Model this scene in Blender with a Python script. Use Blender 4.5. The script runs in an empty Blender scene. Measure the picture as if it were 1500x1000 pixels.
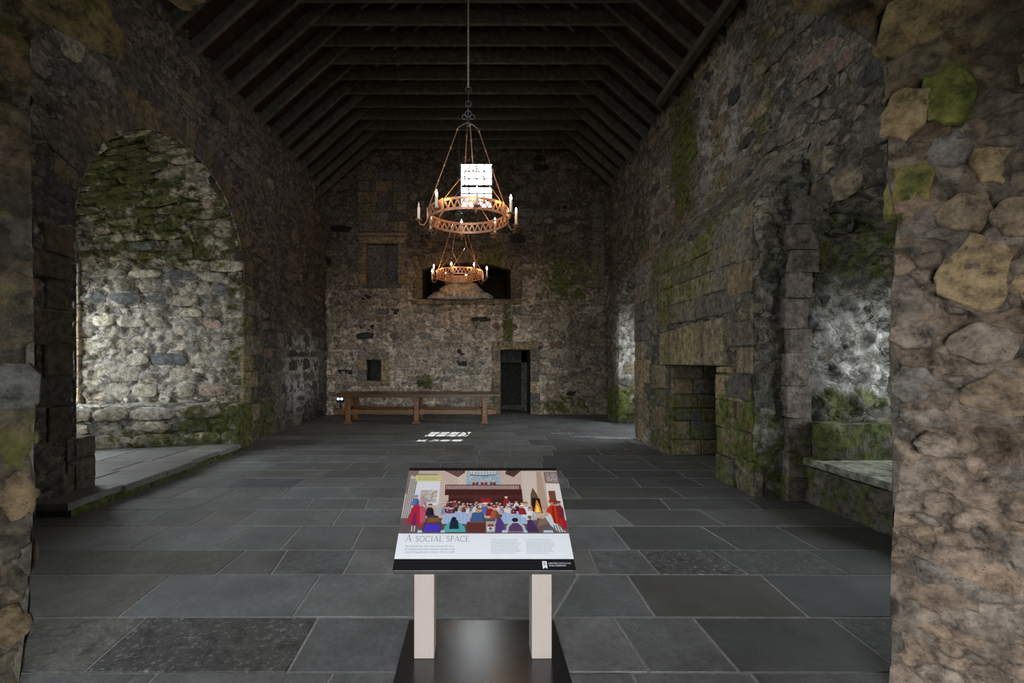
import bpy, bmesh, math, random
import numpy as np
from mathutils import Matrix, Vector

R = random.Random(7)
SC = bpy.context.scene
COL = SC.collection
PI = math.pi

# ------------------------------------------------------------------ camera, sky, sun, exposure
cam_d = bpy.data.cameras.new('camera')
cam_d.sensor_width = 36.0
cam_d.lens = 660 / 1500 * 36
cam_d.shift_x = 52 / 1500
cam_d.shift_y = 28 / 1500
cam_d.clip_start = 0.05
cam = bpy.data.objects.new('camera', cam_d)
cam.location = (0, 0, 1.6)
cam.rotation_euler = (PI / 2, 0, 0)
COL.objects.link(cam)
SC.camera = cam

SC.view_settings.view_transform = 'Standard'
SC.view_settings.look = 'None'
SC.view_settings.gamma = 1
SC.view_settings.use_curve_mapping = False
SC.view_settings.exposure = 0.0

SKY = 17.0
world = bpy.data.worlds.new('overcast_sky')
SC.world = world
world.use_nodes = True
wn = world.node_tree
wn.nodes.clear()
w_out = wn.nodes.new('ShaderNodeOutputWorld')
w_bg = wn.nodes.new('ShaderNodeBackground')
w_bg.inputs['Color'].default_value = (0.93, 0.97, 1.0, 1)
w_bg.inputs['Strength'].default_value = SKY
wn.links.new(w_bg.outputs[0], w_out.inputs[0])

sun_d = bpy.data.lights.new('sun', 'SUN')
sun_d.energy = 26.0
sun_d.angle = 0.004
sun_d.color = (1.0, 0.96, 0.9)
sun = bpy.data.objects.new('sun', sun_d)
sun.rotation_euler = Vector((-0.66, -4.0, -7.45)).to_track_quat('-Z', 'Y').to_euler()
COL.objects.link(sun)


def portal(name, loc, direction, sx, sy):
    d = bpy.data.lights.new(name, 'AREA')
    d.shape = 'RECTANGLE'
    d.size, d.size_y = sx, sy
    d.cycles.is_portal = True
    o = bpy.data.objects.new(name, d)
    o.location = loc
    o.rotation_euler = Vector(direction).to_track_quat('-Z', 'Y').to_euler()
    COL.objects.link(o)


portal('portal_entrance', (0.0, -3.05, 1.4), (0, 1, 0), 3.8, 3.0)
portal('portal_added_window_over_entrance', (-0.05, 1.55, 5.55), (0, 1, 0), 2.7, 2.0)  # sky through the added window over the arch
portal('portal_added_window_near_left', (-5.3, 3.5, 3.65), (1, 0, 0), 1.6, 3.3)  # sky through the added window in the left wall
portal('portal_alcove', (-7.5, 6.735, 2.08), (1, 0, 0), 2.3, 2.8)
portal('portal_near_embrasure', (5.75, 4.28, 1.85), (-1, 0, 0), 1.7, 2.0)
portal('portal_far_embrasure', (4.95, 10.35, 1.75), (-1, 0, 0), 2.0, 2.4)
portal('portal_gable', (0, 13.85, 7.45), (0, -1, 0), 1.1, 2.8)


# ------------------------------------------------------------------ helpers
def link(o, parent=None):
    COL.objects.link(o)
    if parent is not None:
        o.parent = parent
    return o


def mesh_obj(name, me, mat=None, parent=None, smooth=False):
    o = bpy.data.objects.new(name, me)
    if mat is not None and len(me.materials) == 0:
        me.materials.append(mat)
    if smooth:
        me.polygons.foreach_set('use_smooth', [True] * len(me.polygons))
    return link(o, parent)


def obj(name, bm, mat, parent=None, smooth=False):
    me = bpy.data.meshes.new(name)
    bmesh.ops.recalc_face_normals(bm, faces=bm.faces)
    bm.to_mesh(me)
    bm.free()
    return mesh_obj(name, me, mat, parent, smooth)


def empty(name, loc=(0, 0, 0)):
    o = bpy.data.objects.new(name, None)
    o.location = loc
    o.empty_display_size = 0.2
    return link(o)


def tag(o, label=None, cat=None, group=None, kind=None):
    if label:
        o['label'] = label
    if cat:
        o['category'] = cat
    if group:
        o['group'] = group
    if kind:
        o['kind'] = kind
    return o


def box(bm, c, s, bev=0.0, rot=None):
    m = Matrix.Translation(c)
    if rot is not None:
        m = m @ rot.to_4x4()
    r = bmesh.ops.create_cube(bm, size=1.0, matrix=m @ Matrix.Diagonal((s[0], s[1], s[2], 1)))
    if bev > 0:
        es = {e for v in r['verts'] for e in v.link_edges}
        bmesh.ops.bevel(bm, geom=list(es), offset=bev, segments=1, affect='EDGES', profile=0.5)
    return bm


def rough_box(bm, c, s, amp=0.03, seed=1, rot=None):
    """a hewn block: subdivided box with a worn, uneven surface"""
    st = 0.07
    nx, ny, nz = [max(2, min(26, int(q / st))) for q in s]
    vs_ = {}
    def V(i, j, k_):
        key = (i, j, k_)
        if key not in vs_:
            vs_[key] = bm.verts.new(((i / nx - .5) * s[0], (j / ny - .5) * s[1], (k_ / nz - .5) * s[2]))
        return vs_[key]
    for i in range(nx):
        for j in range(ny):
            for k_ in (0, nz):
                bm.faces.new((V(i, j, k_), V(i + 1, j, k_), V(i + 1, j + 1, k_), V(i, j + 1, k_)))
    for i in range(nx):
        for k_ in range(nz):
            for j in (0, ny):
                bm.faces.new((V(i, j, k_), V(i + 1, j, k_), V(i + 1, j, k_ + 1), V(i, j, k_ + 1)))
    for j in range(ny):
        for k_ in range(nz):
            for i in (0, nx):
                bm.faces.new((V(i, j, k_), V(i, j + 1, k_), V(i, j + 1, k_ + 1), V(i, j, k_ + 1)))
    vl = list(vs_.values())
    P = np.array([v.co[:] for v in vl]) + np.array(c)
    d = (fbm(P * 4.0, 4, seed) - 0.5) * 2 * amp + (fbm(P * 13.0, 2, seed + 5) - 0.5) * amp
    h = np.array(s) / 2
    for v, k_ in zip(vl, d):
        n_ = Vector([(1 if q > hh - 1e-4 else -1 if q < -hh + 1e-4 else 0) for q, hh in zip(v.co, h)])
        m = n_.length
        if m > 0:
            v.co += n_.normalized() * (k_ - amp * 0.45 * (m - 1))
    M_ = Matrix.Translation(c)
    if rot is not None:
        M_ = M_ @ rot.to_4x4()
    for v in vl:
        v.co = M_ @ v.co
    return bm


def tube(bm, pts, r, n=8, cap=True):
    """sweep a round section along points; r may be a list"""
    pts = [Vector(p) for p in pts]
    rs = r if isinstance(r, (list, tuple)) else [r] * len(pts)
    rings = []
    up = Vector((0, 0, 1))
    prev = None
    for i, p in enumerate(pts):
        t = (pts[min(i + 1, len(pts) - 1)] - pts[max(i - 1, 0)]).normalized()
        if prev is None:
            a = up if abs(t.dot(up)) < 0.95 else Vector((1, 0, 0))
            x = t.cross(a).normalized()
        else:
            x = (prev - t * prev.dot(t)).normalized()
        prev = x
        y = t.cross(x)
        rings.append([bm.verts.new(p + (x * math.cos(2 * PI * k / n) + y * math.sin(2 * PI * k / n)) * rs[i]) for k in range(n)])
    for a, b in zip(rings, rings[1:]):
        for k in range(n):
            bm.faces.new((a[k], a[(k + 1) % n], b[(k + 1) % n], b[k]))
    if cap:
        bm.faces.new(rings[0])
        bm.faces.new(rings[-1])
    return bm


def lathe(bm, prof, n=12, c=(0, 0, 0)):
    rings = []
    for (r, z) in prof:
        rings.append([bm.verts.new((c[0] + r * math.cos(2 * PI * k / n), c[1] + r * math.sin(2 * PI * k / n), c[2] + z)) for k in range(n)])
    for a, b in zip(rings, rings[1:]):
        for k in range(n):
            bm.faces.new((a[k], a[(k + 1) % n], b[(k + 1) % n], b[k]))
    bm.faces.new(rings[0])
    bm.faces.new(rings[-1])
    return bm


def torus(bm, c, R_, r, axis='Z', n=20, m=6):
    vs = []
    for i in range(n):
        a = 2 * PI * i / n
        row = []
        for j in range(m):
            b = 2 * PI * j / m
            q = ((R_ + r * math.cos(b)) * math.cos(a), (R_ + r * math.cos(b)) * math.sin(a), r * math.sin(b))
            if axis == 'Y':
                q = (q[0], q[2], q[1])
            elif axis == 'X':
                q = (q[2], q[0], q[1])
            row.append(bm.verts.new((c[0] + q[0], c[1] + q[1], c[2] + q[2])))
        vs.append(row)
    for i in range(n):
        for j in range(m):
            bm.faces.new((vs[i][j], vs[(i + 1) % n][j], vs[(i + 1) % n][(j + 1) % m], vs[i][(j + 1) % m]))


# ------------------------------------------------------------------ noise (numpy)
def _hash(i, j, k, seed):
    h = (i.astype(np.int64) * 374761393 + j.astype(np.int64) * 668265263 + k.astype(np.int64) * 2147483647 + seed * 144665) & 0xFFFFFFFF
    h = ((h ^ (h >> 13)) * 1274126177) & 0xFFFFFFFF
    h = ((h ^ (h >> 16)) * 2246822519) & 0xFFFFFFFF
    return ((h ^ (h >> 15)) & 0xFFFF) / 65535.0


def vnoise(p, seed=0):
    f = np.floor(p)
    t = p - f
    t = t * t * (3 - 2 * t)
    i, j, k = f[..., 0], f[..., 1], f[..., 2]
    r = 0
    for a in (0, 1):
        for b in (0, 1):
            for c in (0, 1):
                w = (t[..., 0] if a else 1 - t[..., 0]) * (t[..., 1] if b else 1 - t[..., 1]) * (t[..., 2] if c else 1 - t[..., 2])
                r = r + w * _hash(i + a, j + b, k + c, seed)
    return r


def fbm(p, octs=4, seed=0):
    r = 0
    a = 0.5
    for o in range(octs):
        r = r + a * vnoise(p * (2.03 ** o) + 17.3 * o, seed + o)
        a *= 0.5
    return r / (1 - 0.5 ** octs)


# ------------------------------------------------------------------ stains that belong to the stone: moss and lime
MOSS = [
    # alcove in the left wall
    (-6.0, 6.6, 4.5, 1.45, 1.9, 0.9, 1.0), (-5.8, 8.0, 3.6, 1.6, 0.8, 0.45, 0.62), (-4.55, 7.9, 0.4, 0.55, 0.5, 0.5, 0.95),
    (-5.3, 7.6, 0.25, 0.8, 0.5, 0.25, 0.75), (-4.5, 8.6, 2.0, 0.3, 0.4, 1.6, 0.5), (-4.46, 9.6, 0.35, 0.4, 0.45, 0.45, 0.8),
    (-4.3, 6.2, 0.05, 0.5, 1.6, 0.12, 0.8), (-4.46, 10.6, 2.4, 0.3, 0.5, 0.9, 0.3),
    (-5.3, 7.6, 4.0, 1.2, 1.0, 0.7, 0.85), (-5.3, 8.3, 3.7, 1.3, 0.5, 0.4, 0.75),
    # gable wall
    (0.93, 13.4, 2.7, 0.17, 0.6, 0.85, 0.95), (2.6, 13.4, 4.0, 0.9, 0.5, 0.8, 0.75), (-1.5, 13.4, 0.95, 0.28, 0.5, 0.22, 1.0),
    (2.7, 13.4, 0.25, 1.0, 0.5, 0.28, 0.7), (0.5, 13.4, 4.8, 0.3, 0.5, 0.5, 0.6), (3.2, 13.4, 2.4, 0.5, 0.5, 0.6, 0.35),
    # right wall
    (3.25, 5.6, 0.5, 0.5, 0.6, 0.9, 0.75), (3.25, 8.1, 0.4, 0.5, 0.5, 0.9, 0.6), (4.0, 7.3, 0.3, 0.8, 0.9, 0.6, 0.7),
    (3.3, 7.6, 2.9, 0.5, 0.8, 0.8, 0.68), (3.8, 8.6, 5.5, 0.6, 0.55, 1.6, 0.9), (3.9, 7.4, 4.4, 0.6, 0.35, 1.2, 0.5), (3.5, 6.3, 3.2, 0.6, 0.5, 0.9, 0.6),
    (3.6, 11.8, 0.55, 0.6, 0.9, 0.5, 1.0), (4.3, 5.15, 1.05, 0.6, 0.4, 0.26, 0.75), (3.9, 4.9, 0.55, 0.6, 0.7, 0.5, 0.8),
    (4.3, 5.0, 2.85, 0.9, 0.7, 0.35, 0.6), (3.6, 9.1, 2.2, 0.5, 0.35, 1.2, 0.45), (3.9, 10.5, 4.6, 0.5, 1.0, 1.2, 0.35), (3.8, 6.2, 5.2, 0.6, 0.4, 1.2, 0.4),
    # entrance arch
    (2.35, 2.8, 3.7, 0.8, 0.8, 0.42, 0.85), (2.75, 2.8, 2.75, 0.3, 0.3, 0.3, 0.55), (-2.3, 2.2, 1.25, 0.3, 0.25, 0.2, 0.55), (-1.9, 2.2, 3.2, 0.6, 0.4, 0.3, 0.35),
]
LIME = [   # pale lime wash / salts left on the stone: centre, radii, strength
    (-5.6, 8.0, 1.9, 1.4, 0.6, 1.1, 0.5), (-4.46, 11.6, 1.3, 0.3, 1.2, 1.0, 0.85), (4.5, 5.1, 1.75, 0.68, 0.4, 0.6, 1.0),
    (3.75, 11.5, 1.9, 0.4, 0.3, 0.9, 0.7), (-1.0, 13.4, 1.7, 2.6, 0.4, 1.3, 0.4), (3.24, 9.15, 2.6, 0.3, 0.6, 1.4, 0.4),
    (3.9, 7.3, 5.4, 0.4, 0.7, 1.6, 0.5), (3.9, 9.6, 4.6, 0.4, 0.6, 1.2, 0.4), (3.24, 9.1, 0.12, 0.3, 0.7, 0.2, 0.7), (3.3, 5.1, 0.75, 0.3, 0.3, 0.2, 0.5),
    (-3.0, 13.4, 4.5, 1.0, 0.4, 1.2, 0.25),
]


def zones(P, Z):
    r = np.zeros(P.shape[:-1])
    for (x, y, z, a, b, c, s) in Z:
        d = ((P[..., 0] - x) / a) ** 2 + ((P[..., 1] - y) / b) ** 2 + ((P[..., 2] - z) / c) ** 2
        r = np.maximum(r, s * np.exp(-d * d * 0.7))
    return r


# ------------------------------------------------------------------ materials
class NT:
    def __init__(self, name):
        self.m = bpy.data.materials.new(name)
        self.m.use_nodes = True
        self.t = self.m.node_tree
        self.t.nodes.clear()
        self.out = self.t.nodes.new('ShaderNodeOutputMaterial')
        self.b = self.t.nodes.new('ShaderNodeBsdfPrincipled')
        self.t.links.new(self.b.outputs[0], self.out.inputs[0])

    def n(self, typ, ins=None, **props):
        nd = self.t.nodes.new('ShaderNode' + typ)
        for k, v in props.items():
            setattr(nd, k, v)
        for k, v in (ins or {}).items():
            self.set(nd.inputs[k], v)
        return nd

    def set(self, sock, v):
        if isinstance(v, bpy.types.NodeSocket):
            self.t.links.new(v, sock)
        else:
            sock.default_value = v

    def pos(self):
        return self.n('NewGeometry').outputs['Position']

    def mapping(self, vec, scale):
        return self.n('Mapping', {'Vector': vec, 'Scale': scale}).outputs[0]

    def noise(self, vec, scale, detail=4, rough=0.55, dist=0.0):
        return self.n('TexNoise', {'Vector': vec, 'Scale': scale, 'Detail': detail, 'Roughness': rough, 'Distortion': dist}).outputs['Fac']

    def ramp(self, fac, lo, hi, a=0.0, b=1.0):
        return self.n('MapRange', {'Value': fac, 'From Min': lo, 'From Max': hi, 'To Min': a, 'To Max': b}, clamp=True).outputs[0]

    def math(self, op, a, b=0.0, c=0.0):
        nd = self.n('Math', operation=op)
        self.set(nd.inputs[0], a)
        self.set(nd.inputs[1], b)
        self.set(nd.inputs[2], c)
        return nd.outputs[0]

    def mix(self, f, a, b, blend='MIX'):
        nd = self.n('Mix', data_type='RGBA', blend_type=blend)
        self.set(nd.inputs['Factor'], f)
        self.set(nd.inputs[6], a)
        self.set(nd.inputs[7], b)
        return nd.outputs[2]

    def bump(self, h, strength=0.6, dist=0.02):
        self.set(self.b.inputs['Normal'], self.n('Bump', {'Height': h, 'Strength': strength, 'Distance': dist}).outputs[0])


def rgb(*c):
    return (c[0], c[1], c[2], 1.0)


def stone_material(name, source, rubble=0.0, bump=0.8, rough=0.92, stain=0.5):
    k = NT(name)
    p = k.pos()
    if source == 'object':
        oi = k.n('ObjectInfo')
        tint, moss = oi.outputs['Color'], oi.outputs['Alpha']
    else:
        at = k.n('Attribute', attribute_name='tint')
        tint, moss = at.outputs['Color'], at.outputs['Alpha']
    lime = k.n('Attribute', attribute_name='lime').outputs['Fac']
    nA = k.noise(p, 1.7, 5, 0.6)
    nB = k.noise(p, 13.0, 8, 0.66)
    nC = k.noise(p, 55.0, 5, 0.6)
    mult = k.math('ADD', k.ramp(nB, 0.32, 0.68, 0.3, 1.65), k.ramp(nC, 0.3, 0.7, -0.22, 0.25))
    col = k.mix(1.0, tint, k.n('CombineColor', {'Red': mult, 'Green': mult, 'Blue': mult}).outputs[0], 'MULTIPLY')
    vor = None
    if rubble > 0:
        wp = k.n('VectorMath', {0: p, 1: k.mapping(k.n('TexNoise', {'Vector': p, 'Scale': 7.0, 'Detail': 3}).outputs['Color'], (0.10, 0.10, 0.10))}, operation='ADD')
        vv = k.mapping(wp.outputs[0], (1, 1, 1.7))
        vor = k.n('TexVoronoi', {'Vector': vv, 'Scale': 6.5}, feature='F1')
        cell = k.n('SeparateColor', {'Color': vor.outputs['Color']})
        dark = k.ramp(cell.outputs[0], 0.0, 1.0, 1 - rubble, 1 + rubble * 0.7)
        col = k.mix(1.0, col, k.n('CombineColor', {'Red': dark, 'Green': dark, 'Blue': dark}).outputs[0], 'MULTIPLY')
        hue = k.mix(cell.outputs[1], rgb(1.12, 0.98, 0.82), rgb(0.9, 1.0, 1.1))
        col = k.mix(0.7, col, hue, 'MULTIPLY')
        edge = k.n('TexVoronoi', {'Vector': vv, 'Scale': 6.5}, feature='DISTANCE_TO_EDGE').outputs['Distance']
        gapm = k.ramp(edge, 0.02, 0.09, 1.0, 0.0)
        gapm = k.math('MULTIPLY', gapm, k.ramp(k.noise(p, 5.0, 4, 0.6), 0.42, 0.6, 0.0, 0.85 if rubble > 0.3 else 0.45))
        col = k.mix(gapm, col, rgb(0.02, 0.018, 0.016))
    # water stains run down the wall
    st = k.noise(k.mapping(p, (2.2, 2.2, 0.35)), 1.6, 5, 0.65)
    col = k.mix(k.ramp(st, 0.5, 0.66, 0.0, stain), col, rgb(0.02, 0.018, 0.016))
    # pits
    col = k.mix(k.ramp(k.noise(p, 24.0, 6, 0.7), 0.60, 0.68, 0.0, 0.75), col, rgb(0.016, 0.014, 0.012))
    # lime
    lm = k.math('MULTIPLY', k.ramp(k.noise(p, 7.0, 8, 0.72), 0.40, 0.62), lime)
    col = k.mix(lm, col, rgb(0.56, 0.54, 0.52))
    spots = k.ramp(k.noise(p, 19.0, 8, 0.75), 0.62, 0.70, 0.0, 0.35)
    col = k.mix(spots, col, rgb(0.33, 0.31, 0.28))
    # moss
    me = k.noise(p, 4.5, 8, 0.68)
    mf = k.math('ADD', moss, k.math('MULTIPLY', k.math('SUBTRACT', me, 0.5), 3.2))
    mf = k.ramp(mf, 0.40, 0.80, 0.0, 0.93)
    mc = k.mix(k.ramp(nB, 0.35, 0.7), rgb(0.012, 0.018, 0.003), rgb(0.125, 0.142, 0.028))
    mc = k.mix(k.ramp(nA, 0.45, 0.65, 0, 0.5), mc, rgb(0.07, 0.055, 0.015))
    col = k.mix(mf, col, mc)
    k.set(k.b.inputs['Base Color'], col)
    k.b.inputs['Roughness'].default_value = rough
    k.b.inputs['Specular IOR Level'].default_value = 0.25
    h = k.math('ADD', k.math('MULTIPLY', nB, 1.0), k.math('MULTIPLY', nC, 0.45))
    if vor is not None:
        h = k.math('SUBTRACT', h, k.math('ADD', k.math('MULTIPLY', vor.outputs['Distance'], 0.5), k.math('MULTIPLY', gapm, 0.5)))
    k.bump(h, bump, 0.025)
    return k.m


M_WALL = stone_material('rubble_mortar', 'attribute', rubble=0.5, bump=1.0, stain=0.45)
M_JAMB = stone_material('jamb_mortar', 'attribute', rubble=0.22, bump=1.0)
M_STONE = stone_material('weathered_stone', 'object', bump=0.7)


def flag_material():
    k = NT('flagstone')
    p = k.pos()
    oi = k.n('ObjectInfo')
    a = k.noise(p, 2.4, 5, 0.6)
    b = k.noise(p, 22.0, 7, 0.65)
    c = k.noise(p, 90.0, 4, 0.6)
    mult = k.math('MULTIPLY', k.ramp(a, 0.3, 0.7, 0.75, 1.25), k.ramp(b, 0.3, 0.7, 0.72, 1.28))
    col = k.mix(1.0, oi.outputs['Color'], k.n('CombineColor', {'Red': mult, 'Green': mult, 'Blue': mult}).outputs[0], 'MULTIPLY')
    pale = k.math('MULTIPLY', k.ramp(k.noise(p, 26.0, 8, 0.78, 0.6), 0.53, 0.64), oi.outputs['Alpha'])
    col = k.mix(pale, col, rgb(0.3, 0.3, 0.29))
    col = k.mix(k.math('MULTIPLY', k.ramp(k.noise(p, 9.0, 8, 0.78), 0.50, 0.60, 0, 0.8), oi.outputs['Alpha']), col, rgb(0.02, 0.02, 0.02))
    col = k.mix(k.ramp(k.noise(p, 1.0, 4, 0.6), 0.52, 0.66, 0, 0.4), col, rgb(0.06, 0.052, 0.04))
    k.set(k.b.inputs['Base Color'], col)
    k.set(k.b.inputs['Roughness'], k.ramp(b, 0.3, 0.7, 0.48, 0.78))
    k.b.inputs['Specular IOR Level'].default_value = 0.35
    k.bump(k.math('ADD', k.math('MULTIPLY', a, 1.2), k.math('ADD', k.math('MULTIPLY', b, 0.5), k.math('MULTIPLY', c, 0.2))), 0.55, 0.012)
    return k.m


M_FLAG = flag_material()


def plain(name, base, rough=0.6, metal=0.0, nscale=20.0, var=0.3, bump=0.15, stretch=(1, 1, 1), spec=0.5, objtint=False):
    k = NT(name)
    p = k.mapping(k.n('TexCoord').outputs['Object'] if not objtint else k.pos(), stretch)
    a = k.noise(p, nscale, 6, 0.6)
    m = k.ramp(a, 0.3, 0.7, 1 - var, 1 + var)
    src = k.n('ObjectInfo').outputs['Color'] if objtint else rgb(*base)
    col = k.mix(1.0, src, k.n('CombineColor', {'Red': m, 'Green': m, 'Blue': m}).outputs[0], 'MULTIPLY')
    k.set(k.b.inputs['Base Color'], col)
    k.b.inputs['Roughness'].default_value = rough
    k.b.inputs['Metallic'].default_value = metal
    k.b.inputs['Specular IOR Level'].default_value = spec
    if bump > 0:
        k.bump(a, bump, 0.01)
    return k.m


M_MORTAR_FLOOR = plain('floor_mortar', (0.27, 0.265, 0.25), 0.9, nscale=30)
M_EARTH = plain('yard_ground', (0.07, 0.065, 0.05), 0.95, nscale=4)
M_TIMBER = plain('roof_timber', (1, 1, 1), 0.85, nscale=9, var=0.45, bump=0.5, stretch=(1, 1, 1), spec=0.2, objtint=True)
M_DARK = plain('dark_recess_stone', (0.03, 0.028, 0.026), 0.95, nscale=8)
M_SLATE = plain('roof_slate', (0.03, 0.03, 0.033), 0.9)

# ------------------------------------------------------------------ wall surfaces
def disp_field(P, amp, seed):
    low = (fbm(P * 1.3, 3, seed) - 0.5) * 2
    mid = (fbm(P * 5.0, 3, seed + 9) - 0.5) * 2
    fine = (fbm(P * 15.0, 2, seed + 19) - 0.5) * 2
    pit = np.clip((fbm(P * 8.0, 3, seed + 29) - 0.55) / 0.12, 0, 1)
    return amp * (0.5 * low + 0.5 * mid + 0.34 * fine - 0.75 * pit)


def set_tint(me, tint, moss, lime):
    n = len(me.vertices)
    a = me.attributes.new('tint', 'FLOAT_COLOR', 'POINT')
    buf = np.ones((n, 4), dtype=np.float32)
    buf[:, :3] = tint
    buf[:, 3] = moss
    a.data.foreach_set('color', buf.ravel())
    b = me.attributes.new('lime', 'FLOAT', 'POINT')
    b.data.foreach_set('value', np.asarray(lime, dtype=np.float32).ravel())


class Surface:
    """A rough masonry face built over F(u, v); holes are cut where hole(u, v) is true."""

    def __init__(self, name, F, us, vs, inside, amp=0.05, seed=1, tint=(0.14, 0.12, 0.1), tintf=None, hole=None, parent=None, mat=None, amp_v=None):
        self.F, self.amp, self.seed, self.tintf, self.tint = F, amp, seed, tintf, tint
        self.inside = np.array(inside, float)
        self.amp_v = amp_v
        U, V = np.meshgrid(np.array(us), np.array(vs), indexing='ij')
        P = F(U, V)
        N = self.normal(U, V, P)
        D = self.disp(P, U, V)
        Q = P + N * D[..., None]
        nu, nv = U.shape
        idx = np.arange(nu * nv).reshape(nu, nv)
        q = np.stack([idx[:-1, :-1], idx[1:, :-1], idx[1:, 1:], idx[:-1, 1:]], -1).reshape(-1, 4)
        if hole is not None:
            uc = ((U[:-1, :-1] + U[1:, 1:]) / 2).ravel()
            vc = ((V[:-1, :-1] + V[1:, 1:]) / 2).ravel()
            q = q[~hole(uc, vc)]
        # winding towards the inside
        a, b, c = Q.reshape(-1, 3)[q[0, 0]], Q.reshape(-1, 3)[q[0, 1]], Q.reshape(-1, 3)[q[0, 2]]
        if np.dot(np.cross(b - a, c - a), N.reshape(-1, 3)[q[0, 0]]) < 0:
            q = q[:, ::-1]
        used, inv = np.unique(q, return_inverse=True)
        q = inv.reshape(-1, 4)
        verts = Q.reshape(-1, 3)[used]
        me = bpy.data.meshes.new(name)
        me.vertices.add(len(verts))
        me.vertices.foreach_set('co', verts.astype(np.float32).ravel())
        me.loops.add(q.size)
        me.loops.foreach_set('vertex_index', q.astype(np.int32).ravel())
        me.polygons.add(len(q))
        me.polygons.foreach_set('loop_start', (np.arange(len(q)) * 4).astype(np.int32))
        me.update(calc_edges=True)
        me.validate()
        Pf = P.reshape(-1, 3)[used]
        t = np.tile(np.array(tint), (len(Pf), 1)) if tintf is None else tintf(Pf)
        set_tint(me, t, zones(Pf, MOSS), zones(Pf, LIME))
        self.o = mesh_obj(name, me, mat or M_WALL, parent, True)

    def normal(self, U, V, P=None):
        e = 1e-3
        du = self.F(U + e, V) - self.F(U - e, V)
        dv = self.F(U, V + e) - self.F(U, V - e)
        N = np.cross(du, dv)
        N = N / (np.linalg.norm(N, axis=-1, keepdims=True) + 1e-12)
        P = self.F(U, V) if P is None else P
        s = np.sign(np.sum((self.inside - P) * N, -1, keepdims=True))
        s[s == 0] = 1
        return N * s

    def disp(self, P, U, V):
        d = disp_field(P, self.amp, self.seed)
        if self.amp_v is not None:
            d = d * self.amp_v(U, V)
        return d

    def frame(self, u, v):
        u, v = np.array([float(u)]), np.array([float(v)])
        P = self.F(u, v)
        n = self.normal(u, v, P)
        e = 1e-3
        tu = self.F(u + e, v) - self.F(u - e, v)
        tu = tu / np.linalg.norm(tu)
        d = self.disp(P, u, v)
        P2 = P + n * d[:, None]
        n, tu = Vector(n[0]), Vector(tu[0])
        tv = n.cross(tu)
        e2 = 1e-3
        dv = self.F(u, v + e2) - self.F(u, v - e2)
        if tv.dot(Vector(dv[0])) < 0:
            tu = -tu
            tv = -tv
        return Vector(P2[0]), tu, tv, n, P[0]


def to_image(P):
    y = max(P[1], 0.1)
    return 698 + 660 * P[0] / y, 528 - 660 * (P[2] - 1.6) / y


# stone prototypes: unit outline, thickness along +z
def stone_proto(name, rng, corner, n=10, jit=0.09, dome=0.25):
    bm = bmesh.new()
    ang = sorted((2 * PI * (i + rng.uniform(-0.3, 0.3)) / n) for i in range(n))
    out = []
    for a in ang:
        c, s = math.cos(a), math.sin(a)
        k = (abs(c) ** corner + abs(s) ** corner) ** (-1 / corner) * 0.5
        k *= 1 + rng.uniform(-jit, jit)
        out.append((c * k, s * k))
    tilt = (rng.uniform(-0.4, 0.4), rng.uniform(-0.4, 0.4))
    r0 = [bm.verts.new((x * 1.03, y * 1.03, -1.2)) for x, y in out]
    r1 = [bm.verts.new((x, y, 0.35 + tilt[0] * x + tilt[1] * y + rng.uniform(-.15, .15))) for x, y in out]
    r2 = [bm.verts.new((x * 0.84, y * 0.80, 0.8 + tilt[0] * x + tilt[1] * y + rng.uniform(-.12, .12))) for x, y in out]
    for a, b in ((r0, r1), (r1, r2)):
        for i in range(n):
            bm.faces.new((a[i], a[(i + 1) % n], b[(i + 1) % n], b[i]))
    ctr = bm.verts.new((rng.uniform(-.1, .1), rng.uniform(-.1, .1), 0.8 + dome))
    for i in range(n):
        bm.faces.new((r2[i], r2[(i + 1) % n], ctr))
    me = bpy.data.meshes.new(name)
    bm.to_mesh(me)
    bm.free()
    me.materials.append(M_STONE)
    me.polygons.foreach_set('use_smooth', [i >= n for i in range(len(me.polygons))])
    return me


PR = random.Random(3)
RUBBLE = [stone_proto('stone', PR, PR.uniform(2.6, 5.0), 10, 0.09, 0.25) for _ in range(24)]
SQUARED = [stone_proto('block', PR, PR.uniform(8, 14), 12, 0.02, 0.08) for _ in range(12)]


def place_stone(surf, u, v, w, h, t, col, moss=None, protos=RUBBLE, rng=R, name='stone', rot=0.06, lift=0.0, parent=None):
    P, tu, tv, n, P0 = surf.frame(u, v)
    a = rng.uniform(-rot, rot)
    x = tu * math.cos(a) + tv * math.sin(a)
    y = n.cross(x)
    o = bpy.data.objects.new(name, rng.choice(protos))
    m = Matrix((x * w, y * h, n * t)).transposed().to_4x4()
    m.translation = P + n * lift
    o.matrix_world = m
    ms = float(zones(np.array([P0]), MOSS)[0]) if moss is None else moss
    o.color = (col[0], col[1], col[2], ms)
    link(o, parent or surf.o)
    return o


shade_ = lambda c, k_: tuple(x * k_ for x in c)


def pick(rng, pal):
    r = rng.random() * sum(p[0] for p in pal)
    for w, c in pal:
        r -= w
        if r <= 0:
            break
    k = rng.uniform(0.78, 1.2)
    return tuple(x * k for x in c)


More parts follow.
